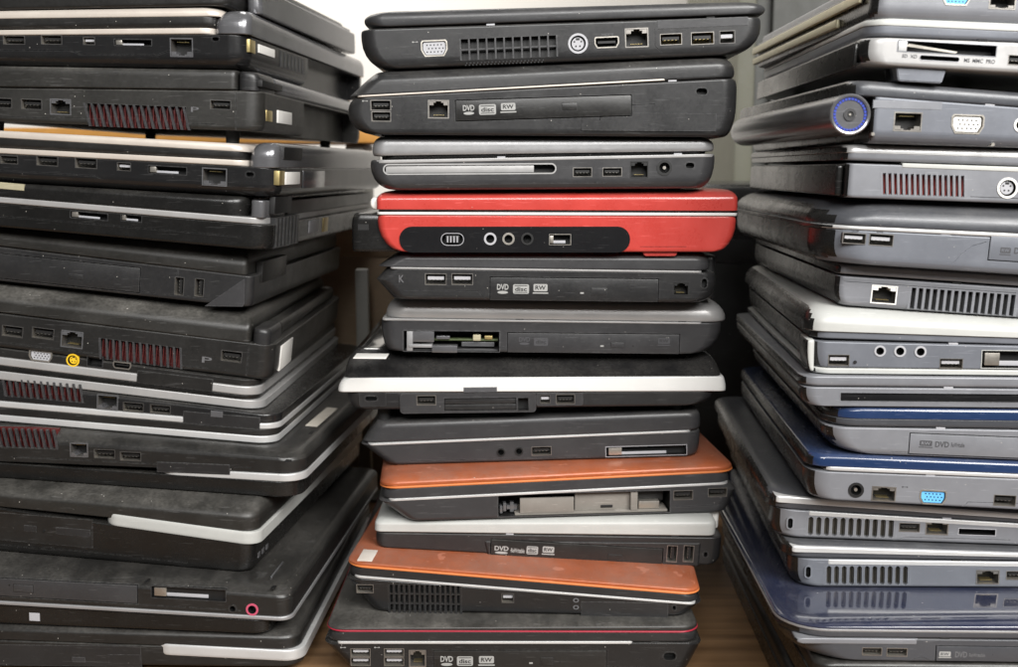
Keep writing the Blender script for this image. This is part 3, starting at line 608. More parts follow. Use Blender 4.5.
lap('C', .78, 0, .355, 'black laptop with thin red lid edge and paired USB sockets, bottom of the centre stack', [
    ('lid', 'black_dusty', (325, 627.5, 630), (700, 628.5, 631), dict(f=E_(.3, .1, .5, .2), l=E_(.2, .1, 9, .9), r=E_(.2, .1, 4, .9), rad=.014)),
    ('lid_rim', 'red_rim', (324, 630, 631.6), (701, 631, 632.6), dict(f=E_(.5, .4, .5, .4), l=E_(0, .1, 3, .9), r=E_(0, .1, 3, .9), rad=.016, dy=-.0008)),
    ('lid_body', CH, (326, 631.8, 642), (699, 632.8, 642), dict(f=E_(1, .2, .3, .05), l=E_(.3, .05, 6, .9), r=E_(.3, .05, 4, .9), rad=.012)),
    ('base', 'black_satin', (323, 642.6, 672), (703, 642.6, 672), CB(18, 8, .85, l=E_(19, .92, 2, .08, 1), r=E_(10, .9, 2, .1, 1))),
    ('trim_line', 'silver_bright', (337, 641.2, 643.8), (633, 641.2, 643.8), EX(f=THIN, rad=.003, dy=-.0006, len=.08))],
    [('icon', 343, 647.5), ('icon', 377, 647.5), ('usb', 350.5, 648.5, 370.5, 657, dict(tongue='port_grey')), ('usb', 350.5, 657.5, 370.5, 666, dict(tongue='port_grey')), ('usb', 384, 648.5, 404, 657, dict(tongue='port_grey')), ('usb', 384, 657.5, 404, 666, dict(tongue='port_grey')),
     ('eth', 409, 650, 426, 667, dict(up=1)), ('drive', 433, 650, 607, 672, dict(m=B, eject=(541, 657.5, 553, 665), hole=(560, 662), tick=(531, 663), logos=((440.5, 656, 453, 666), (457, 656, 473, 666), (479, 656, 494, 666)))), ('lock', 662.5, 651.5, 677, 661)])

# ---------------- right stack
SG, SB, SW = 'silver_grey', 'silver_blue', 'silver_bright'
def RL(**k): d = dict(f=E_(.6, .08, 2, .3), l=E_(.6, .1, 3, .4), r=FLAT, rad=.012); d.update(k); return d
def RB(**k): d = dict(f=E_(1.5, .1, .6, .04), l=E_(2.5, .25, .8, .05), r=FLAT, rad=.010); d.update(k); return d
lap('R', .70, .5, .345, 'grey laptop with blue VGA socket at the top edge, topmost of right stack', [
    ('lid', SG, (882, -30, -19), (1018, -26, -15), RL()),
    ('base', SG, (874, -18, 17.5), (1018, -14, 24), RB(f=E_(5, .40, .6, .04))),
    ('hinge_bar', 'tan_metal', (868, -12, -2), (873, -12, -2), EX(f=FLAT, rad=.002, dy=.02, len=.32)),
    ('battery_bar', 'tan_metal', (868, 4, 13), (874, 4, 13), EX(f=FLAT, rad=.002, dy=.07, len=.27))],
    [('vga', 943, -9, 970, 5.5, dict(up=1, face='port_blue')), ('eth', 989, -6, 1016, 9.5, dict(up=0))])
lap('R', .70, 2, .345, 'silver laptop with open card slot and white lid rim, second in the right stack', [
    ('lid_trim', 'white_pearl', (868, 17, 24.5), (1018, 23.4, 31.5), trim(rad=.014, f=E_(.4, .1, 2, .6), l=E_(.3, .1, 3, .7))),
    ('lid', SB, (868, 24.7, 35.4), (1018, 31.7, 41.5), dict(f=E_(2, .4, .3, .05), l=E_(2, .4, .3, .05), rad=.014)),
    ('base', 'silver', (861, 36.4, 64), (1018, 42.4, 73), RB(l=E_(7, .5, 3, .25), rad=.014, f=E_(2.5, .15, 1.5, .1))),
    ('base_side', 'black_deep', (858, 40, 66), (862.5, 40, 66), EX(f=E_(2, .3, 2, .3), rad=.002, dy=.010, len=.325))],
    [('slot', 897, 42.5, 997, 54.5, dict(metal=4, rim='silver_grey')), ('slot', 919, 55.5, 960, 61.5, dict(shape='cap')), ('usb', 1008, 55, 1030, 65.5), ('mark', 'SD  XD', 902, 54.5, 917, 58, dict(m='print_dark')), ('mark', 'MS  MMC  PRO', 964, 59, 995, 63, dict(m='print_dark')),
     ('foot', 'silver_blue', 897, 66, 949, 81.5), ('sidebox', 'feature_sticker', 'port_pink', 792, 79, 800, 72, .3), ('sidebox', 'feature_sticker', 'circuit_green', 801, 77, 812, 68, .3)])
lap('R', .71, 0, .345, 'grey laptop with big blue-ringed round hinge barrel, near top of the right stack', [
    ('lid', 'slate', (850, 79, 95), (1018, 92, 106.5), RL(f=E_(1, .15, 4, .6))),
    ('base', SB, (872, 96, 143), (1018, 107.2, 147.5), RB(f=E_(7, .30, .6, .03), rad=.004))],
    [('barrel', 847, 115, 20.5), ('eth', 893.5, 112, 922, 131.5, dict(up=0)), ('vga', 951, 114.5, 984, 134, dict(up=1, face='port_white')), ('jack', 1013, 118, 1029, 132, dict(ring='port_white')),
     ('plate', 'top_cover', SG, 873, 101, 942, 109, .3), ('screwfront', 873, 134), ('screwfront', 993, 144.5)], dome=False)
lap('R', .72, 2, .335, 'silver laptop with red vent slots and round video socket in the right stack', [
    ('lid', SW, (843, 146, 152.5), (1018, 150.5, 158), RL(f=E_(.3, .05, 1.8, .7), rad=.008)),
    ('lid_body', SG, (844, 152.6, 160), (1018, 158.2, 166), dict(f=E_(2, .5, .3, .05), rad=.008)),
    ('base', SG, (846, 163, 197.5), (1018, 168.6, 203.5), RB(rad=.005, l=E_(1.5, .1, 1, .05))),
    ('base_trim', 'white_pearl', (901, 163, 167.5), (1018, 167, 172), EX(f=THIN, rad=.002, dy=-.0005, len=.05)),
    ('rear_ports', 'black_deep', (838, 165, 196), (845.5, 165, 196), EX(f=E_(1, .1, 1, .1), rad=.002, dy=.006, len=.31))],
    [('vent', 881.5, 174, 965.5, 196, dict(n=15, fin='fin_red', gap=.55, shape=1, tilt=.1)), ('svideo', 997, 177.5, 1018, 198.5, dict(ring='port_white', face='port_grey'))])
lap('R', .72, 2, .345, 'pale blue-grey laptop with domed dark lid and two USB sockets, under the red-vented laptop', [
    ('lid', 'slate', (818, 203, 224), (1018, 212, 233.5), RL(f=E_(1, .1, 7, .8), l=E_(1, .1, 20, .9), rad=.035)),
    ('base_trim', SW, (815, 224.2, 228), (1018, 233.7, 238), trim(rad=.035, f=E_(.3, .2, .8, .4))),
    ('base', SB, (818, 228.2, 262), (1018, 238.2, 275), RB(l=E_(9, .6, 1, .05), rad=.032, f=E_(4, .22, .6, .03)))],
    [('groove', ((953, 263), (961, 254), (972, 246), (986, 242))), ('icon', 856, 230.5), ('icon', 880, 232), ('usb', 842.5, 233, 866, 244, dict(tongue='port_grey')), ('usb', 869, 234, 893.5, 246, dict(tongue='port_grey')), ('drive', 988, 240, 1160, 266, dict(m='silver_blue', logos=((1000, 247.5, 1010.5, 255.5, 'print_dark'), (1014, 248, 1030, 255, 'print_dark'))))])
lap('R', .73, 3, .335, 'grey laptop with network socket and row of black vent slots in the right stack', [
    ('lid', SG, (838, 264, 273.5), (1018, 276.5, 286), RL(f=E_(1.5, .35, 1, .2), rad=.006)),
    ('base', SG, (836, 275.5, 305), (1018, 288, 318), RB(f=E_(3, .2, .6, .04), l=E_(6, .6, .6, .03), rad=.006))],
    [('groove', ((840, 281), (1016, 293))), ('eth', 871, 285.5, 897, 304, dict(up=1, rim='port_white')), ('vent', 909, 291, 1016, 312.5, dict(n=15, fin='port_black', gap=.62))])
lap('R', .72, 5, .345, 'white-rimmed laptop with three round audio jacks in the right stack', [
    ('lid', 'white_pearl', (806, 314, 331), (1018, 325, 338), RL(f=E_(.5, .05, 4, .6), l=E_(.5, .05, 7, .8), rad=.014)),
    ('lid_body', SB, (812, 331.2, 338.5), (1018, 338.2, 345), dict(f=E_(1, .2, .3, .05), rad=.012, dy=.0015)),
    ('base', SB, (812, 341, 367.5), (1018, 346, 370), RB(f=E_(.5, .03, .5, .03), rad=.010, l=E_(4, .8, .5, .05))),
    ('base_trim', 'white_pearl', (808, 367.8, 373.5), (1018, 370.2, 375.5), trim(rad=.014, l=E_(2, .6, 1, .3))),
    ('corner_trim', 'white_pearl', (806, 340, 371), (814.5, 340, 371), EX(f=E_(1, .1, 1, .1), l=E_(4, .8, 1, .1), rad=.003, dy=-.0004, len=.03))],
    [('usb', 828, 354.5, 849.5, 366, dict(tongue='port_grey')), ('jack', 874, 345.5, 886, 356.5, dict(ring='port_grey')), ('jack', 894, 345.5, 906, 357, dict(ring='port_grey')), ('jack', 914.5, 346, 926.5, 357.5, dict(ring='port_grey')),
     ('usb', 939.5, 358.5, 963, 369, dict(tongue='port_grey')), ('slot', 981, 350.5, 1075, 369, dict(metal=1, rim='white_pearl')), ('hole', 855, 362)])
lap('R', .73, 4, .335, 'thin silver laptop with a long dark slot along its edge, middle of the right stack', [
    ('lid', SG, (800, 376, 386), (1018, 378, 388), RL(f=E_(1.5, .35, .8, .2), l=E_(2, .3, 2, .3))),
    ('base', SG, (801, 387, 406), (1018, 389, 408), RB(f=E_(.6, .05, .6, .05), l=E_(7, .8, .8, .1)))],
    [('slot', 838, 393.5, 1180, 403, dict(metal=0, rim='silver_grey', gloss=1))])
lap('R', .73, 4, .345, 'silver laptop with scratched blue lid and lettered disc drive, upper of two blue-lidded ones', [
    ('lid', 'blue_gloss', (828, 407.5, 418.5), (1018, 409.5, 421), RL(f=E_(.6, .1, 1.8, .4), l=E_(.5, .1, 4, .6), rad=.02)),
    ('lid_body', 'slate', (826, 418.7, 426), (1018, 421.2, 429), dict(f=E_(1.5, .4, .3, .05), rad=.02, l=E_(2, .5, .5, .1))),
    ('base', SG, (824, 427, 453), (1018, 430, 461), RB(f=E_(3, .25, 1, .06), l=E_(22, .9, 1, .05), rad=.016))],
    [('drive', 908, 436, 1085, 458, dict(m='silver_grey', logos=((919.5, 440.5, 932, 448, 'print_dark'), (935, 441.5, 949, 448, 'print_dark'), (951, 442, 964.5, 448, 'print_dark'))))])
lap('R', .723, 4, .340, 'grey laptop with blue lid, blue VGA and round power socket, right stack', [
    ('lid', 'blue_gloss', (807, 455, 466), (1018, 463, 474), RL(f=E_(.6, .1, 1.8, .4), l=E_(.5, .1, 3, .5), rad=.012)),
    ('base_trim', SW, (822, 466.3, 470.5), (1018, 474.3, 478.5), trim(rad=.008)),
    ('base', SG, (806, 470.8, 499), (1018, 478.8, 510), RB(f=E_(1.5, .1, .6, .03), l=E_(7, .7, 1, .05), rad=.016))],
    [('groove', ((962, 507), (968, 502), (1100, 506))), ('icon', 905, 487), ('jack', 848, 482.5, 864, 497.5, dict(ring='port_black', pin=1)), ('eth', 871.5, 486.5, 896, 501.5, dict(up=1)), ('vga', 919.5, 490, 946.5, 504.5, dict(up=1, face='port_blue')), ('usb', 993.5, 495, 1016, 506, dict(tongue='port_black'))])
lap('R', .738, 4, .345, 'silver laptop with rounded vent slots under the blue VGA socket, upper of the matching pair', [
    ('lid', 'slate', (768, 492, 507.5), (1018, 510.5, 522.5), RL(f=E_(.8, .1, 3, .45), l=E_(.5, .05, 3, .5), rad=.016)),  # shade painted in: lid made dark, only its front strip silver
    ('lid_trim', SW, (774, 495.2, 502), (1018, 513.2, 518.6), EX(f=E_(.3, .1, .8, .4), l=E_(.5, .3, .8, .5), rad=.004, dy=-.0006, len=.02)),
    ('base', SG, (772, 508.5, 537), (1018, 523.5, 545.5), RB(rad=.016, l=E_(6, .5, 1, .05), f=E_(2, .14, 1, .05))),
    ('base_trim', SW, (808, 511, 515.5), (1018, 523.6, 528), EX(f=THIN, rad=.002, dy=-.0004, len=.05))],
    [('groove', ((880, 543), (895, 540), (905, 537), (1010, 540))), ('lock', 786.5, 517, 794, 529.5), ('vent', 806.5, 518, 895, 537, dict(n=11, fin='fin_grey', gap=.62, shape=1)), ('usb', 899, 523, 920, 532), ('eth', 925.5, 520.5, 948.5, 535, dict(up=1)), ('slot', 958, 528.5, 996, 535.5)])
lap('R', .735, 4, .345, 'silver laptop with rounded vent slots resting on the glossy navy lid', [
    ('lid', 'slate', (784, 543, 557.6), (1018, 551, 560.5), RL(f=E_(.8, .1, 3, .45), l=E_(.5, .05, 3, .5), rad=.016)),  # dark lid colour carries the shade; silver kept on the front strip
    ('lid_trim', SW, (790, 545.7, 552), (1018, 553.2, 557), EX(f=E_(.3, .1, .8, .4), l=E_(.5, .3, .8, .5), rad=.004, dy=-.0006, len=.02)),
    ('base', SB, (790, 558.5, 587), (1018, 562, 588), RB(rad=.016, l=E_(7, .55, 1, .05), f=E_(2, .14, 1, .05))),
    ('base_trim', SW, (827, 559.5, 564.5), (1018, 562.2, 566.8), EX(f=THIN, rad=.002, dy=-.0004, len=.05))],
    [('lock', 804.5, 565.5, 812, 578.5), ('vent', 825, 566, 909, 585, dict(n=11, fin='fin_grey', gap=.62, shape=1)), ('eth', 976, 570, 999.5, 584.5, dict(up=1)), ('usb', 1006, 571, 1028, 580)])
lap('R', .676, 1.5, .385, 'large laptop with reflective navy blue lid, third from the table in the right stack', [
    ('lid', 'navy_gloss', (783, 626, 628.4), (1018, 628.4, 630.8), RL(f=E_(.2, .1, .4, .2), l=E_(.2, .1, .4, .2), rad=.03)),
    ('lid_rim', 'dark_silver', (782, 628.6, 631), (1018, 631, 633.4), trim(rad=.031)),
    ('lid_body', 'slate', (784, 631.2, 637), (1018, 633.6, 639), dict(f=E_(1, .2, .3, .05), rad=.03)),
    ('base', 'slate', (786, 637.8, 660), (1018, 640, 663), RB(f=E_(1.5, .1, .6, .04), l=E_(22, .9, 1, .05), rad=.03)),
    ('base_trim', SG, (795, 637.8, 643.5), (920, 639, 644.5), EX(f=THIN, l=E_(3, .5, 3, .5), rad=.004, dy=-.0005, len=.05))],
    [('groove', ((905, 661), (922, 657), (931, 661))), ('usb', 862, 647.5, 882, 655.5), ('usb', 886.5, 648, 907.5, 656.5), ('drive', 935, 646.5, 1130, 663, dict(m='slate', logos=((939, 651.5, 950.5, 658, 'print_white'), (955, 651.5, 967, 658, 'print_grey'), (969, 652.5, 985, 657.5, 'print_grey'))))], dome=True)
lap('R', .677, 1, .35, 'dark laptop mostly below the bottom edge, under the navy-lidded one', [
    ('lid', B, (815, 663.5, 677), (1018, 665, 678), RL()), ('base', B, (813, 678, 704.5), (1018, 679, 705), RB())], [])
lap('R', .679, 2, .35, 'black laptop resting on the table at the foot of the right stack', [
    ('lid', B, (805, 706, 719), (1018, 706.5, 719.5), RL()), ('base', B, (803, 720, 747), (1018, 720.5, 747), RB())], [])
# ------------------------------------------------------------------ resting: close the gaps between neighbours in a stack
STACKS = {k: [l for l in LAPS if l.stack == k] for k in 'LCR'}
GROUPS = {'L': 'laptops piled in the left stack', 'C': 'laptops piled in the centre stack', 'R': 'laptops piled in the right stack'}
TABLE_Z = 0.0
def end_gaps(up, dn):
    t, b = dn.top, up.bot; out = []
    for x, i in ((t['x0'], 0), (t['x1'], 1)):
        lx = up.Ri @ (dn.wpt(x, 0, t['zt'][i]) - up.o); out.append(Lap.lin(b, 'zb', lx.x) - lx.z)
    return out
for k, st in STACKS.items():
    for i in range(len(st) - 2, -1, -1):
        up, dn = st[i], st[i + 1]
        if up.o.z > CAM_Z - (0.112 if k == 'C' else 0.085): continue
        tgt = 0.0010 if dn.dome else 0.0070
        best = None
        for n in range(0, 23):
            D = min(dn.D - 0.006 + 0.003 * n, 0.868)
            up.__init__(*up.args, D=D); g = min(end_gaps(up, dn)); sc = abs(g - tgt) + abs(D - up.D0) * 0.02
            if g > 0.0003 and (best is None or sc < best[0]): best = (sc, D)
        up.__init__(*up.args, D=best[1] if best else up.D0)
for k, st in STACKS.items():
    for up, dn in zip(st, st[1:]):
        t, b = dn.top, up.bot
        gaps = []
        for x, i in ((t['x0'], 0), (t['x1'], 1)):
            w = dn.wpt(x, 0, t['zt'][i]); lx = up.Ri @ (w - up.o)
            xx = min(max(lx.x, b['x0']), b['x1'])
            gaps.append(lx.z * -1 + Lap.lin(b, 'zb', lx.x))
        dn.gaps = gaps
        pass
        if dn.dome:
            dm = [max(0.0, min(0.016, g - 0.0008)) for g in gaps]
            h = sum(t['zt']) / 2 - sum(t['zb']) / 2; d = sum(dm) / 2
            if d > 0.0003:
                def up_e(e, kx): return (e[0], e[1] * h / (h + d), e[2] + d * kx, min(0.97, (d + e[3] * h) / (h + d)), e[4] if len(e) > 4 else 2)
                o = t['o']
                o['f'] = up_e(o.get('f', FLAT), 3.6); o['l'] = up_e(o.get('l', FLAT), 1.6); o['r'] = up_e(o.get('r', FLAT), 1.6)
                t['zt'] = [t['zt'][0] + dm[0], t['zt'][1] + dm[1]]

# ------------------------------------------------------------------ features
def build(L, below):
    root = bpy.data.objects.new('laptop', None); COL.objects.link(root); root.empty_display_size = 0.02
    root.location = L.o; root.rotation_euler = L.R.to_euler()
    root['label'] = L.label; root['category'] = 'laptop'; root['group'] = GROUPS[L.stack]
    holes = []          # (x0,x1,z0,z1,cutter)
    plates = []
    later = []
    def part(name, me, y=0.0, x=0.0, z=0.0, parent=root, ang=0.0):
        o = link(name, me, parent); o.location = (x, y, z)
        if ang: o.rotation_euler = (0, -math.radians(ang), 0)
        return o
    by = L.base['o'].get('dy', 0.0)
    xs_side = L.base['x1'] if L.stack == 'L' else L.base['x0']
    def rect(f):
        x0, y0, x1, y1 = f; cx, cy = (x0 + x1) / 2, (y0 + y1) / 2
        c = L.loc(cx, cy); w = (L.loc(x1, cy) - L.loc(x0, cy)).length; h = (L.loc(cx, y0) - L.loc(cx, y1)).length
        return c.x, c.z, w, h
    def hole(shape, cx, cz, w, h, depth, tilt=0):
        def c(bm): prism(bm, outline(shape, w - 0.0003, h - 0.0003), cx, cz, by - 0.006, by + depth)
        holes.append((cx - w / 2, cx + w / 2, cz - h / 2, cz + h / 2, c))
    base_m = L.base['m']
    for ft in L.feats:
        kind = ft[0]; o = ft[-1] if isinstance(ft[-1], dict) else {}
        pd = by + o.get('pd', 0) / 1000.0 if 'pd' in o else by
        if 'pd' in o: pd = o['pd'] / 1000.0
        if kind == 'usb':
            cx, cz, w, h = rect(ft[1:5]); hole('rect', cx, cz, w, h, 0.0105)
            me = usb_mesh(w, h, o.get('rim', 'port_metal'), o.get('tongue', 'port_black'), bool(o.get('vert')), False, 'port_rim' if L.stack == 'L' else 'port_edge')
            part('usb_port', me, pd, cx, cz)
        elif kind == 'firewire':
            cx, cz, w, h = rect(ft[1:5]); hole('rect', cx, cz, w, h, 0.0105); part('firewire_port', usb_mesh(w, h, 'port_metal', 'port_grey'), pd, cx, cz)
        elif kind == 'eth':
            cx, cz, w, h = rect(ft[1:5]); hole('rect', cx, cz, w, h, 0.0115)
            part('ethernet_port', ethernet_mesh(w, h, o.get('rim', 'hinge_grey' if L.stack == 'L' else 'port_edge'), o.get('up', 1)), pd, cx, cz)
        elif kind == 'vga':
            cx, cz, w, h = rect(ft[1:5]); hole('trap' if o['up'] else 'trapdown', cx, cz, w, h, 0.006); part('vga_port', vga_mesh(w, h, o['face'], o['up']), pd, cx, cz)
        elif kind == 'svideo':
            cx, cz, w, h = rect(ft[1:5]); d = max(w, h); hole('round', cx, cz, d, d, 0.007); part('video_socket', svideo_mesh(d, o['ring'], o['face']), pd, cx, cz)
        elif kind == 'jack':
            cx, cz, w, h = rect(ft[1:5]); d = (w + h) / 2; hole('round', cx, cz, d, d, 0.009)
            part('power_socket' if o.get('pin') else 'audio_jack', jack_mesh(d, o['ring'], 'port_black', o.get('pin', 0)), pd, cx, cz)
        elif kind == 'hdmi':
            cx, cz, w, h = rect(ft[1:5]); hole('trap', cx, cz, w, h, 0.009)
            p = part('hdmi_port', hole_mesh('trap', w, h, 'port_metal', 0.008, 0.0008), pd, cx, cz)
            part('contact_tongue', cached(('tg', q(w), q(h)), lambda: box_mesh('contact_tongue', 'port_black', -w * .36, w * .36, .001, .0078, -h * .08, h * .12, 0)), 0, 0, 0, p)
        elif kind == 'lock':
            cx, cz, w, h = rect(ft[1:5]); hole('cap', cx, cz, w, h, 0.007); part('lock_slot', hole_mesh('cap', w, h, base_m, 0.006, 0.0009), pd, cx, cz)
        elif kind == 'slot':
            cx, cz, w, h = rect(ft[1:5]); sh = o.get('shape', 'rect'); dp = o.get('depth', 8) / 1000.0; hole(sh, cx, cz, w, h, dp + .001)
            p = part('card_slot', hole_mesh(sh, w, h, o.get('rim', 'port_grey' if L.stack == 'R' else 'charcoal'), dp, o.get('rw', .45) / 1000.0), pd, cx, cz)
            m = o.get('metal', 0)
            if m == 1:
                part('card_guide', box_mesh('card_guide', 'port_metal', -w * .46, -w * .30, .0006, dp * .9, -h * .33, h * .33, .0002), 0, 0, 0, p)
                part('slot_flap', box_mesh('slot_flap', 'port_grey', -w * .30, w * .25, .0022, .0030, -h * .36, -h * .10, .0002), 0, 0, 0, p)
            if m == 2:
                part('slot_shutter', box_mesh('slot_shutter', 'silver', -w * .485, w * .37, .0012, .004, -h * .33, h * .33, .0003), 0, 0, 0, p)
            if m == 3:
                part('blank_card', box_mesh('blank_card', 'charcoal', -w * .485, w * .485, .0010, .004, -h * .42, -h * .04, .0003), 0, 0, 0, p)
                part('blank_card', box_mesh('blank_card', 'charcoal', -w * .485, w * .485, .0014, .004, h * .02, h * .42, .0003), 0, 0, 0, p)
            if m == 4:
                part('card_guide', box_mesh('card_guide', 'silver_bright', -w * .485, -w * .40, .0002, dp * .9, -h * .42, h * .42, .0003), 0, 0, 0, p)
                bm = bmesh.new(); prism(bm, [(-w * .40, h * .02), (-w * .38, h * .26), (w * .12, -h * .20), (w * .10, -h * .34)], 0, 0, .0018, .0024)
                part('card_spring', finish(bm, 'port_metal', 'card_spring', False), 0, 0, 0, p)
            if o.get('gloss'):
                part('slot_shutter', box_mesh('slot_shutter', 'black_gloss', -w * .497, w * .497, .0012, .004, -h * .40, h * .40, .0002), 0, 0, 0, p)
            if o.get('ribs'):
                part('slider', box_mesh('slider', 'port_black', -w * .30, w * .30, .0008, .004, -h * .30, h * .30, .0003), 0, 0, 0, p)
                for k in range(4): part('slider_rib', cached(('rib', q(w)), lambda: box_mesh('slider_rib', 'port_grey', -w * .025, w * .025, .0002, .002, -h * .25, h * .25, 0)), 0, (k - 1.5) * w * .14, 0, p)
        elif kind == 'vent':
            cx, cz, w, h = rect(ft[1:5]); n = o['n']; rows = o.get('rows', 1); hole('rect', cx, cz, w, h, 0.0105)
            bm = bmesh.new(); f = o.get('fin', 'fin_grey')
            add_box(bm, -w / 2 + .0002, w / 2 - .0002, .0055, .0095, -h / 2 + .0002, h / 2 - .0002, 0)
            nf = n * 2
            for k in range(0 if f == 'port_black' else nf):
                x = -w / 2 + w * (k + .5) / nf; add_box(bm, x - .00024, x + .00024, .0022, .0056, -h / 2 + .0003, h / 2 - .0003, 0)
            v = part('vent', finish(bm, [f], 'vent', False), pd, cx, cz)
            vm = base_m if L.stack == 'R' or rows == 3 else 'graphite'
            g = o.get('gap', .70); sw = w / n * (1 - g); tilt = o.get('tilt', 0.0)
            sm = cached(('slat', q(sw), q(h), vm, tilt), lambda: (lambda b_: (prism(b_, outline('rect', sw, h), 0, 0, -.0001, .0022, 0, -tilt), finish(b_, vm, 'slat', False))[1])(bmesh.new()))
            for k in range(n + 1):
                part('slat', sm, 0, -w / 2 + w * k / n, 0, v)
            if rows > 1:
                rm = cached(('vrow', q(w), vm), lambda: box_mesh('cross_bar', vm, -w / 2, w / 2, .0008, .0034, -.0005, .0005, 0))
                for r_ in range(1, rows): part('cross_bar', rm, 0, 0, -h / 2 + h * r_ / rows, v)
            if o.get('shape'):
                for zz in (-1, 1):
                    bm = bmesh.new()
                    for k in range(n):
                        x = -w / 2 + w * (k + .5) / n; ww = w / n * g
                        for sg in (-1, 1):
                            prism(bm, [(sg * ww * .52, 0), (sg * ww * .12, 0), (sg * ww * .52, -zz * ww * .4)], x, zz * h * .5, -.00005, .003)
                    bmesh.ops.recalc_face_normals(bm, faces=bm.faces)
                    part('vent_corners', finish(bm, base_m, 'vent_corners', False), 0, 0, 0, v)
        elif kind == 'drive':
            cx, cz, w, h = rect(ft[1:5]); an = o.get('ang', 0.0); m = o.get('m', base_m)
            ca, sa = math.cos(math.radians(an)), math.sin(math.radians(an))
            def c(bm, cx=cx, cz=cz, w=w, h=h):
                pts = [(x * ca - z * sa, x * sa + z * ca) for x, z in outline('rect', w, h)]
                prism(bm, pts, cx, cz, pd - 0.006, pd + 0.0026)
            holes.append((cx - w / 2, cx + w / 2, cz - h / 2, cz + h / 2, c))
            g = .0007
            p = part('optical_drive', box_mesh('optical_drive', m, -w / 2 + g, w / 2 - g, -.0002, .0024, -h / 2 + g, h / 2 - g, .0004), pd, cx, cz, root, an)
            def lc(px, py):
                v = L.loc(px, py); dx, dz = v.x - cx, v.z - cz; return dx * ca + dz * sa, -dx * sa + dz * ca
            if 'eject' in o:
                e = o['eject']; ax, az = lc((e[0] + e[2]) / 2, (e[1] + e[3]) / 2); ew, eh = rect(e)[2:]
                bm = bmesh.new(); add_box(bm, -ew / 2, ew / 2, -.0006, .0004, -eh / 2, eh / 2, 0, .0003); add_box(bm, -ew / 2 - .0004, ew / 2 + .0004, -.00026, .0002, -eh / 2 - .0004, eh / 2 + .0004, 1)
                part('eject_button', finish(bm, [m, 'port_black'], 'eject_button'), 0, ax, az, p)
            if 'hole' in o:
                ax, az = lc(*o['hole']); bm = bmesh.new(); prism(bm, outline('round', .0013, .0013, 12), 0, 0, -.00028, .0004)
                part('pin_hole', cached('pinhole', lambda: finish(bm, 'port_black', 'pin_hole')), 0, ax, az, p)
            if 'tick' in o:
                ax, az = lc(*o['tick']); part('status_light', cached('tick', lambda: box_mesh('status_light', 'print_white', -.0013, .0013, -.0003, .0002, -.0006, .0006, 0)), 0, ax, az, p)
            for i, lg in enumerate(o.get('logos', ())):
                ax, az = lc((lg[0] + lg[2]) / 2, (lg[1] + lg[3]) / 2); lw, lh = rect(lg[:4])[2:]; pm = lg[4] if len(lg) > 4 else 'print_white'
                nl = len(o['logos'])
                sty = (['dvd', 'disc', 'rw'] if nl == 3 and L.stack != 'R' else ['dvd', 'word', 'disc', 'rw'] if nl == 4 else ['rw', 'dvdtext', 'word'])[i] if nl > 2 else ['rw', 'dvdtext'][i]
                Y = -.00028
                if sty in ('dvd', 'dvdtext'):
                    hh = lh * (.58 if sty == 'dvd' else .9); part('logo', text_mesh('DVD', lw, hh, pm, .03), Y, ax, az + (lh - hh) / 2, p)
                    if sty == 'dvd':
                        bm = bmesh.new(); prism(bm, outline('round', lw * .92, lh * .30), 0, 0, Y, .0001); part('logo', finish(bm, pm, 'logo', False), 0, ax, az - lh * .33, p)
                elif sty == 'word':
                    part('logo', text_mesh('ReWritable', lw, lh * .75, pm, .02), Y, ax, az, p)
                else:
                    bm = bmesh.new(); prism(bm, outline('soft', lw, lh * (.95 if sty == 'disc' else .72)), 0, 0, Y, .0001)
                    pl = part('logo', finish(bm, pm, 'logo', False), 0, ax, az + (0 if sty == 'disc' else lh * .14), p)
                    dk = m if pm == 'print_white' else base_m
                    part('logo_lettering', text_mesh('disc' if sty == 'disc' else 'RW', lw * .74, lh * .42, dk, .02), Y * 1.0 - .00008, ax, az + (0 if sty == 'disc' else lh * .14), p)
                    if sty == 'rw':
                        bm = bmesh.new(); prism(bm, outline('rect', lw * 1.1, lh * .13), 0, 0, Y, .0001); part('logo', finish(bm, pm, 'logo', False), 0, ax, az - lh * .40, p)
                    else:
                        for zz in (-.33, .33):
                            bm = bmesh.new(); prism(bm, outline('rect', lw * .8, lh * .07), 0, 0, Y - .00006, .0001); part('logo_lettering', finish(bm, dk, 'logo', False), 0, ax, az + zz * lh, p)
        elif kind in ('plate', 'capsule'):
            name, m = ft[1], ft[2]; cx, cz, w, h = rect(ft[3:7]); pr = ft[7] / 1000.0; y0 = o.get('dy', by)
            plates.append((name, m, 'cap' if kind == 'capsule' else ('soft' if h > .006 and w / h < 8 and name.endswith('panel') else 'rect'), cx, cz, w, h, y0, pr))
        elif kind == 'mark':
            cx, cz, w, h = rect(ft[2:6]); part('marking', text_mesh(ft[1], w, h, o.get('m', 'print_grey'), .01), by - .0002, cx, cz)
        elif kind == 'hole':
            c = L.loc(ft[1], ft[2]); bm = bmesh.new(); prism(bm, outline('round', .0022, .0022, 14), 0, 0, -.0009, .0004); part('pin_hole', finish(bm, 'port_black', 'pin_hole'), by, c.x, c.z)
        elif kind == 'seam':
            a, b = L.loc(ft[1], ft[2]), L.loc(ft[1], ft[3])
            holes.append((a.x, a.x, b.z, a.z, lambda bm, a=a, b=b: add_box(bm, a.x - .0003, a.x + .0003, by - .004, by + .0008, b.z, a.z)))
        elif kind == 'groove':
            P = [L.loc(*p) for p in ft[1]]
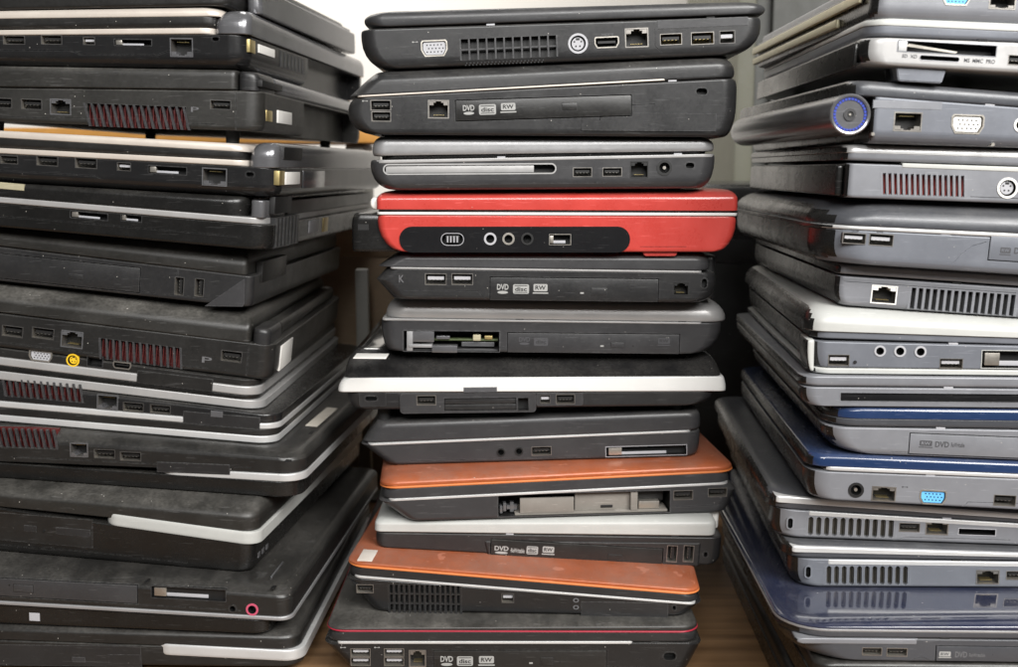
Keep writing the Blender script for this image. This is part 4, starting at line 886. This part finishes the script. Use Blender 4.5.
            for a, b in zip(P, P[1:]):
                def c(bm, a=a, b=b):
                    d = Vector((b.x - a.x, 0, b.z - a.z)); ln = d.length; d /= ln; n_ = Vector((-d.z, 0, d.x)) * .00025; a2 = Vector((a.x, 0, a.z)) - d * .0002; b2 = a2 + d * (ln + .0004)
                    pts = [a2 - n_, b2 - n_, b2 + n_, a2 + n_]; prism(bm, [(p.x, p.z) for p in pts], 0, 0, by - .004, by + .0007)
                holes.append((min(a.x, b.x), max(a.x, b.x) + 1e-5, min(a.z, b.z), max(a.z, b.z), c))
        elif kind == 'icon':
            c = L.loc(ft[1], ft[2])
            def ic():
                bm = bmesh.new(); prism(bm, outline('rect', .0030, .0003), 0, 0, -.00015, .0002); prism(bm, [(.0012, -.0006), (.0022, 0), (.0012, .0006)], 0, 0, -.00017, .0002); prism(bm, outline('round', .0011, .0011, 10), -.0015, 0, -.00017, .0002)
                return finish(bm, 'print_white' if L.stack != 'R' else 'print_dark', 'marking', False)
            part('marking', cached(('icon', L.stack == 'R'), ic), by + o.get('pd', 0) / 1000., c.x, c.z)
        elif kind == 'dots':
            cx, cz, w, h = rect(ft[1:5]); bm = bmesh.new()
            for k in range(22):
                for r_ in (-1, 1): prism(bm, outline('round', .0011, .0011, 8), -w / 2 + w * (k + (.5 if r_ > 0 else .2)) / 22, r_ * h * .3, -.0002, .0006)
            g_ = part('vent_perforation', finish(bm, 'port_black', 'vent_perforation', False), by + .0002, cx, cz); g_['kind'] = 'stuff'
        elif kind == 'foot':
            cx, cz, w, h = rect(ft[2:6]); b_ = Lap.lin(L.bot, 'zb', cx)
            bm = bmesh.new(); zt_, zb_ = b_ + .002, cz - h / 2
            v = []
            for y, k in ((.004, 1), (.03, 1)):
                for (x, z) in ((-w / 2, zt_), (w / 2, zt_), (w / 2 - .0025, zb_), (-w / 2 + .0025, zb_)): v.append(bm.verts.new((cx + x, y, z)))
            for f in ((0, 1, 2, 3), (7, 6, 5, 4), (0, 4, 5, 1), (1, 5, 6, 2), (2, 6, 7, 3), (3, 7, 4, 0)): bm.faces.new([v[i] for i in f])
            bmesh.ops.bevel(bm, geom=list(bm.edges), offset=.0006, segments=2, affect='EDGES')
            part('foot', finish(bm, ft[1], 'foot'))
        elif kind == 'screwfront':
            c = L.loc(ft[1], ft[2]); bm = bmesh.new(); prism(bm, outline('round', .0022, .0022, 12), 0, 0, -.0012, .008); part('screw', finish(bm, 'port_metal', 'screw'), by + .001, c.x, c.z)
        elif kind == 'cornerpanel':
            x0, y0, x1, y1 = ft[1:5]; P = [L.loc(x0, y0 - 1), L.loc(x1 - 2, y0 - .5), L.loc(x1, y0 - 4), L.loc(x1, y1 + 1.5)]
            bm = bmesh.new(); prism(bm, [(p.x, p.z) for p in P], 0, 0, -.0009, .001); part('corner_panel', finish(bm, 'graphite', 'corner_panel'), by)
        elif kind == 'sidebox':
            name, m = ft[1], ft[2]; a, b = L.side(xs_side, ft[3], ft[4]), L.side(xs_side, ft[5], ft[6]); pr = ft[7] / 1000.0
            xs = (xs_side - .004, xs_side + pr) if L.stack == 'L' else (xs_side - pr, xs_side + .004)
            if o.get('bar'):      # sits on the hinge bar above the base
                pass
            y0, y1 = sorted((a.y, b.y)); z0, z1 = sorted((a.z, b.z))
            z0, z1 = (z0, z1) if z1 - z0 > .001 else (z0 - .001, z1 + .001)
            if 'ribbed' in name:
                bm = bmesh.new(); add_box(bm, xs[0], xs[1] - .0006, y0, y1, z0, z1)
                n = 7
                for k in range(n): add_box(bm, xs[0], xs[1], y0 + (y1 - y0) * (k + .15) / n, y0 + (y1 - y0) * (k + .6) / n, z0 + .001, z1 - .001)
                part(name, finish(bm, m, name))
            else: part(name, box_mesh(name, m, xs[0], xs[1], y0, y1, z0, z1, .0003))
        elif kind == 'sidecut':
            a, b = L.side(xs_side, ft[1], ft[2]), L.side(xs_side, ft[3], ft[4]); dp = ft[5] / 1000.0
            y0, y1 = min(a.y, b.y), L.length - .02; z0, z1 = -.01, a.z
            holes.append((0, 0, 0, 0, lambda bm, y0=y0, y1=y1, z1=min(z1, max(L.base['zt']) - .001): add_box(bm, xs_side - dp, xs_side + .02, y0, y1, -.02, z1)))
        elif kind == 'topbox':
            later.append(ft)
        elif kind == 'barrel':
            c = L.loc(ft[1], ft[2]); r = ft[3] * (L.loc(ft[1] + 1, ft[2]) - c).length; n = 40
            bm = bmesh.new(); prof = [(0.0, .80), (-.0010, .84), (-.0014, .92), (-.0008, .985), (.0012, 1.0), (.30, 1.0), (.312, .97), (.320, .86)]
            rings = []
            for y, k in [(.0008, .80)] + prof:
                rings.append([bm.verts.new((r * k * math.cos(2 * math.pi * i / n), y, r * k * math.sin(2 * math.pi * i / n))) for i in range(n)])
            for a, b in zip(rings, rings[1:]):
                for i in range(n): bm.faces.new((a[i], a[(i + 1) % n], b[(i + 1) % n], b[i]))
            bm.faces.new(rings[0]); bm.faces.new(rings[-1])
            p = part('hinge_barrel', finish(bm, 'hinge_grey', 'hinge_barrel'), -.006, c.x, c.z)
            def ringm(ro, ri, y0, y1, m, nm):
                bm = bmesh.new(); liner(bm, 'round', 2 * ro, 2 * ri, 0, 0) if False else None
                A = [[bm.verts.new((rr * math.cos(2 * math.pi * i / n), y, rr * math.sin(2 * math.pi * i / n))) for i in range(n)] for rr, y in ((ro, y1), (ro, y0), (ri, y0), (ri, y1))]
                for a, b in zip(A, A[1:]):
                    for i in range(n): bm.faces.new((a[i], a[(i + 1) % n], b[(i + 1) % n], b[i]))
                return finish(bm, m, nm)
            part('blue_ring', ringm(r * .80, r * .69, -.0002, .002, 'ring_blue', 'blue_ring'), 0, 0, 0, p)
            bm = bmesh.new(); prism(bm, outline('round', r * 1.37, r * 1.37, 36), 0, 0, .0003, .002); part('end_disc', finish(bm, 'hinge_grey', 'end_disc'), 0, 0, 0, p)
            part('power_socket', ringm(r * .30, r * .17, -.0006, .002, 'graphite', 'power_socket'), 0, 0, 0, p)
            bm = bmesh.new(); prism(bm, outline('round', r * .34, r * .34, 20), 0, 0, .0001, .002); part('socket_hole', finish(bm, 'port_black', 'socket_hole'), 0, 0, 0, p)
            bm = bmesh.new(); prism(bm, outline('round', r * .10, r * .10, 10), 0, 0, -.0004, .002); part('socket_pin', finish(bm, 'port_metal', 'socket_pin'), 0, 0, 0, p)
            for i in range(30):
                a = 2 * math.pi * i / 30; t = part('ring_tick', cached('ringtick', lambda: box_mesh('ring_tick', 'port_black', -.00028, .00028, -.0004, .001, r * .70, r * .79, 0)), 0, 0, 0, p); t.rotation_euler = (0, a, 0)
        elif kind == 'bay':
            cx, cz, w, h = rect(ft[1:5])
            holes.append((cx - w / 2, cx + w / 2, cz - h / 2, cz + h / 2, lambda bm, cx=cx, cz=cz, w=w, h=h: add_box(bm, cx - w / 2, cx + w / 2, by - .006, by + .030, cz - h / 2, cz + h / 2)))
            p = part('drive_bay', hole_mesh('rect', w, h, base_m, .029, .0006), by, cx, cz)
            def bx(n_, m, x0, x1, y0, y1, z0, z1, b_=.0003): return part(n_, box_mesh(n_, m, x0 * w, x1 * w, y0, y1, z0 * h, z1 * h, b_), 0, 0, 0, p)
            if o['kind'] == 'empty':
                bx('bay_floor', 'tan_plastic', -.40, .485, .002, .026, -.48, -.38); bx('bay_bracket', 'tan_plastic', -.37, -.06, .0015, .004, -.38, .26); bx('bay_bracket', 'tan_plastic', -.05, .27, .006, .010, -.38, .40)
                bx('bay_bracket', 'tan_plastic', .27, .31, .0015, .024, -.38, .42); bx('drive_connector', 'port_black', .32, .47, .010, .026, -.1, .38); bx('drive_connector', 'port_metal', .32, .44, .004, .012, -.36, -.04)
                bx('bay_latch', 'port_black', .10, .17, .0055, .008, -.30, -.18)
                for k in range(5): bx('circuit_chip', 'hinge_grey', -.485 + .02 * k, -.47 + .022 * k, .004 + .001 * k, .012, -.40 + .07 * (k % 3), -.1 + .12 * (k % 2))
            else:
                bx('bay_floor', 'graphite', -.48, .48, .003, .026, -.48, -.40); bx('broken_bracket', 'dark_silver', -.46, -.40, -.0005, .012, -.46, .44); bx('broken_bracket', 'hinge_grey', -.40, -.18, .0008, .0016, -.05, .44)
                bx('broken_bracket', 'dark_silver', -.44, -.20, -.001, .010, -.30, -.16); bx('circuit_board', 'circuit_green', -.18, .48, .006, .026, -.02, .06); bx('broken_bracket', 'hinge_grey', -.20, .06, -.0012, .008, -.52, -.20)
                bx('circuit_chip', 'hinge_grey', -.16, -.02, .004, .012, .06, .20); bx('circuit_chip', 'tan_metal', .22, .30, .004, .012, .0, .28); bx('circuit_chip', 'port_gold', .34, .42, .005, .012, .06, .22); bx('drive_connector', 'hinge_grey', .1, .44, .008, .016, -.30, -.10)
    # plates with the holes that fall inside them
    for (name, m, sh, cx, cz, w, h, y0, pr) in plates:
        bm = bmesh.new(); prism(bm, outline(sh, w, h, 24), cx, cz, y0 - pr, y0 + .0015)
        bmesh.ops.recalc_face_normals(bm, faces=bm.faces)
        cut = [c for (a, b, c0, c1, c) in holes if a < cx + w / 2 and b > cx - w / 2 and c0 < cz + h / 2 and c1 > cz - h / 2 and b > a]
        if not cut:
            es = [e for e in bm.edges if all(v.co.y < y0 - pr + 1e-6 for v in e.verts)]
            if es: bmesh.ops.bevel(bm, geom=es, offset=min(.0004, pr * .8), segments=2, affect='EDGES')
            part(name, finish(bm, m, name))
        else:
            part(name, boolean(bm, m, cut, name))
    mains = [g for g in L.geo if not g['o'].get('extra')]
    for ga, gb in zip(mains, mains[1:]):
        ha = sum(ga['zt']) / 2 - sum(ga['zb']) / 2; hb = sum(gb['zt']) / 2 - sum(gb['zb']) / 2
        if gb['name'] == 'base' or ga['name'] == 'base':
            e = list(ga['o'].get('f', FLAT)); e[0] = max(e[0], .0013); e[1] = max(e[1], min(.4, .0011 / ha)); ga['o']['f'] = tuple(e)
            e = list(gb['o'].get('f', FLAT)); e[2] = max(e[2], .0013); e[3] = max(e[3], min(.4, .0010 / hb)); gb['o']['f'] = tuple(e)
    rnd = random.Random(L.label)
    bs = L.base; bw = bs['x1'] - bs['x0']
    if not any(f[0] == 'groove' for f in L.feats) and sum(bs['zt']) - sum(bs['zb']) > .04:      # split line between upper and lower shell
        u0 = rnd.uniform(.12, .2); kz = rnd.uniform(.13, .2)
        while u0 < .8:
            u1 = min(.86, u0 + rnd.uniform(.15, .35))
            xa, xb = bs['x0'] + bw * u0, bs['x0'] + bw * u1
            za, zb_ = [Lap.lin(bs, 'zb', x) + (Lap.lin(bs, 'zt', x) - Lap.lin(bs, 'zb', x)) * kz for x in (xa, xb)]
            def c(bm, xa=xa, xb=xb, za=za, zb_=zb_):
                prism(bm, [(xa, za - .00022), (xb, zb_ - .00022), (xb, zb_ + .00022), (xa, za + .00022)], 0, 0, by - .004, by + .0008)
            holes.append((0, 0, 0, 0, c)); u0 = u1 + rnd.uniform(.01, .03); kz += rnd.choice((-.03, 0, .03))
    # small rubber bumpers in the seam between lid and base
    if L.stack != 'L' and len(mains) > 1:
        for u in (.37 + rnd.uniform(-.06, .06), .86 + rnd.uniform(-.04, .04)):
            x = bs['x0'] + bw * u; z = Lap.lin(bs, 'zt', x)
            part('seam_bumper', box_mesh('seam_bumper', 'rubber' if rnd.random() < .6 else 'port_grey', -.003, .003, .0005, .004, -.0006, .0008, .0002), by, x, z)
    for g in L.geo:
        o = g['o']; ln = o.get('len', L.length); dy = o.get('dy', 0.0)
        cut = [h[4] for h in holes] if g['name'] in ('base', 'drive_housing') else None
        if g['name'] in ('base_trim', 'lid_rim', 'lid_body') or g['name'] == 'lid':
            cut = None
        rear = 'black_deep' if L.stack == 'R' and STACKS['R'].index(L) > 1 and g['m'] not in ('navy_gloss', 'black', 'dark_silver') else ('black_deep' if L.stack == 'R' and g['name'] == 'base' else None)
        me = slab_mesh(g['name'], g['m'], g['x0'], g['x1'], g['zb'], g['zt'], dy, dy + ln, o.get('f', FLAT), o.get('l', FLAT), o.get('r', FLAT), o.get('rad', .01), cut, 7, rear)
        ob = part(g['name'], me)
        if cut:
            md = ob.modifiers.new('normals', 'WEIGHTED_NORMAL'); md.keep_sharp = True
    for ft in later:
        _, name, m, x0, y0, x1, y1, pr = ft; z = sum(L.top['zt']) / 2
        for it in range(3):
            a, b = L.top_pt(x0, y0, z), L.top_pt(x1, y1, z); z = Lap.lin(L.top, 'zt', (a.x + b.x) / 2)
        r_ = math.atan2(L.top['zt'][1] - L.top['zt'][0], L.top['x1'] - L.top['x0'])
        ob = part(name, box_mesh(name, m, min(a.x, b.x) - (a.x + b.x) / 2, max(a.x, b.x) - (a.x + b.x) / 2, min(a.y, b.y), max(a.y, b.y), -.0004, pr / 1000.0, .0001), 0, (a.x + b.x) / 2, z)
        ob.rotation_euler = (0, -r_, 0)
    # rubber feet that carry it on whatever lies below
    bx0, bx1 = L.bot['x0'] + .028, L.bot['x1'] - .028
    for x in (bx0, bx1):
        for y in (.022, L.length - .05):
            zb = Lap.lin(L.bot, 'zb', x); w = L.wpt(x, y, zb)
            if below is None:
                hgt = (w.z - TABLE_Z)
            else:
                l2 = below.Ri @ (w - below.o); t = below.top
                if not (t['x0'] + .003 < l2.x < t['x1'] - .003 and .004 < l2.y < below.length): continue
                hgt = l2.z - Lap.lin(t, 'zt', l2.x)
            if .0002 < hgt < .02:
                bm = bmesh.new(); r = .0055
                bmesh.ops.create_cone(bm, cap_ends=True, segments=16, radius1=r * .9, radius2=r, depth=hgt + .0008, matrix=Matrix.Translation((0, 0, -hgt / 2 + .0004)))
                part('rubber_foot', finish(bm, 'rubber', 'rubber_foot'), y, x, zb)
    return root
def boolean(bm, m, cut, name):
    me = bpy.data.meshes.new(name); bm.to_mesh(me); bm.free(); me.materials.append(MATS[m])
    cb = bmesh.new()
    for c in cut: c(cb)
    bmesh.ops.recalc_face_normals(cb, faces=cb.faces); cme = bpy.data.meshes.new('cut'); cb.to_mesh(cme); cb.free(); cme.materials.append(MATS[m])
    oa = bpy.data.objects.new('tmp_a', me); ob = bpy.data.objects.new('tmp_b', cme); COL.objects.link(oa); COL.objects.link(ob)
    md = oa.modifiers.new('cut', 'BOOLEAN'); md.operation = 'DIFFERENCE'; md.solver = 'EXACT'; md.object = ob; md.use_self = True
    dg = bpy.context.evaluated_depsgraph_get(); res = bpy.data.meshes.new_from_object(oa.evaluated_get(dg)); res.name = name
    bpy.data.objects.remove(oa); bpy.data.objects.remove(ob)
    return res

# ------------------------------------------------------------------ setting
def struct(name, me):
    o = link(name, me); o['kind'] = 'structure'; return o
struct('table', box_mesh('table', 'table_wood', -1.1, 1.1, 0.30, 1.62, -0.035, TABLE_Z, .003))
struct('back_wall', box_mesh('back_wall', 'wall_paint', -3.0, 3.0, 2.6, 2.7, -1.0, 2.4, 0))
struct('floor', box_mesh('floor', 'cabinet_paint', -3.0, 3.0, -2.6, 2.6, -0.80, -0.76, 0))

def thing(name, label, cat, loc=(0, 0, 0)):
    o = bpy.data.objects.new(name, None); COL.objects.link(o); o.location = loc; o.empty_display_size = .05; o['label'] = label; o['category'] = cat; return o
def sub(name, m, parent, *b, bev=.002): return link(name, box_mesh(name, m, *b, bev), parent)

cb = thing('storage_cabinet', 'tall grey-green metal cabinet behind the centre and right stacks', 'cabinet', (0.33, 1.66, -0.76))
sub('body', 'cabinet_paint', cb, 0.03, 1.0, .02, .50, 0, 2.1)
sub('door', 'cabinet_paint', cb, 0.05, .52, 0.0, .018, .03, 2.07)
sub('edge_post', 'cabinet_edge', cb, 0.0, .026, .0, .48, 0, 2.1)
sub('handle', 'post_grey', cb, .42, .44, -.02, .0, 1.0, 1.14)

sb = thing('shelf_board', 'orange-yellow board seen through the gap behind the left stack', 'shelf', (-0.45, 1.45, 0))
sub('board', 'shelf_orange', sb, -.55, .30, 0, .14, .405, .424)
for x in (-.5, .25): sub('bracket', 'post_grey', sb, x - .012, x + .012, .02, .12, 0, .404)
pp = thing('paper_stack', 'white papers lying on the orange board, between the left and centre stacks', 'papers', (-0.235, 1.455, .4242))
sub('sheet', 'port_white', pp, -.012, .026, 0, .1, 0, .012)

cc = thing('computer_case', 'black upright computer case in the dark gap right of the centre stack', 'computer case', (0.285, 1.22, 0))  # made-up black block, put in to darken this gap
sub('case_body', 'black_deep', cc, -.10, .11, .012, .40, 0, .355); sub('front_panel', 'black', cc, -.10, .11, 0, .0115, .004, .353, bev=.004)
for z_ in (.27, .30): sub('drive_cover', 'charcoal', cc, -.085, .095, -.002, .0, z_, z_ + .026)
bxo = thing('cardboard_box', 'brown cardboard box between the left and centre stacks', 'box', (-0.22, 1.30, 0))
sub('wall', 'cardboard', bxo, -.16, .10, 0, .004, 0, .275); sub('wall', 'cardboard', bxo, -.16, .10, .096, .10, 0, .275)
sub('side_wall', 'cardboard', bxo, -.16, -.156, .0045, .0955, 0, .275); sub('side_wall', 'cardboard', bxo, .096, .10, .0045, .0955, 0, .275)
fl = sub('flap', 'cardboard', bxo, -.156, .096, -.002, .002, .0, .05); fl.location = (0, -.003, .272); fl.rotation_euler = (math.radians(35), 0, 0)
pst = thing('metal_post', 'light grey upright post behind the gap left of the centre stack', 'post', (-0.163, 1.24, 0))
sub('upright', 'post_grey', pst, -.007, .007, -.007, .007, .004, .262); sub('foot_plate', 'post_grey', pst, -.02, .02, -.02, .02, 0, .004)
tb = thing('parts_box', 'open tan box behind the right side of the centre stack', 'box', (0.225, 1.30, 0))
sub('wall', 'cardboard', tb, -.035, .045, 0, .10, 0, .088); sub('lid', 'paper', tb, -.037, .047, -.002, .102, .0885, .094)

for k, st in STACKS.items():
    for i, L in enumerate(st):
        build(L, st[i + 1] if i + 1 < len(st) else None)
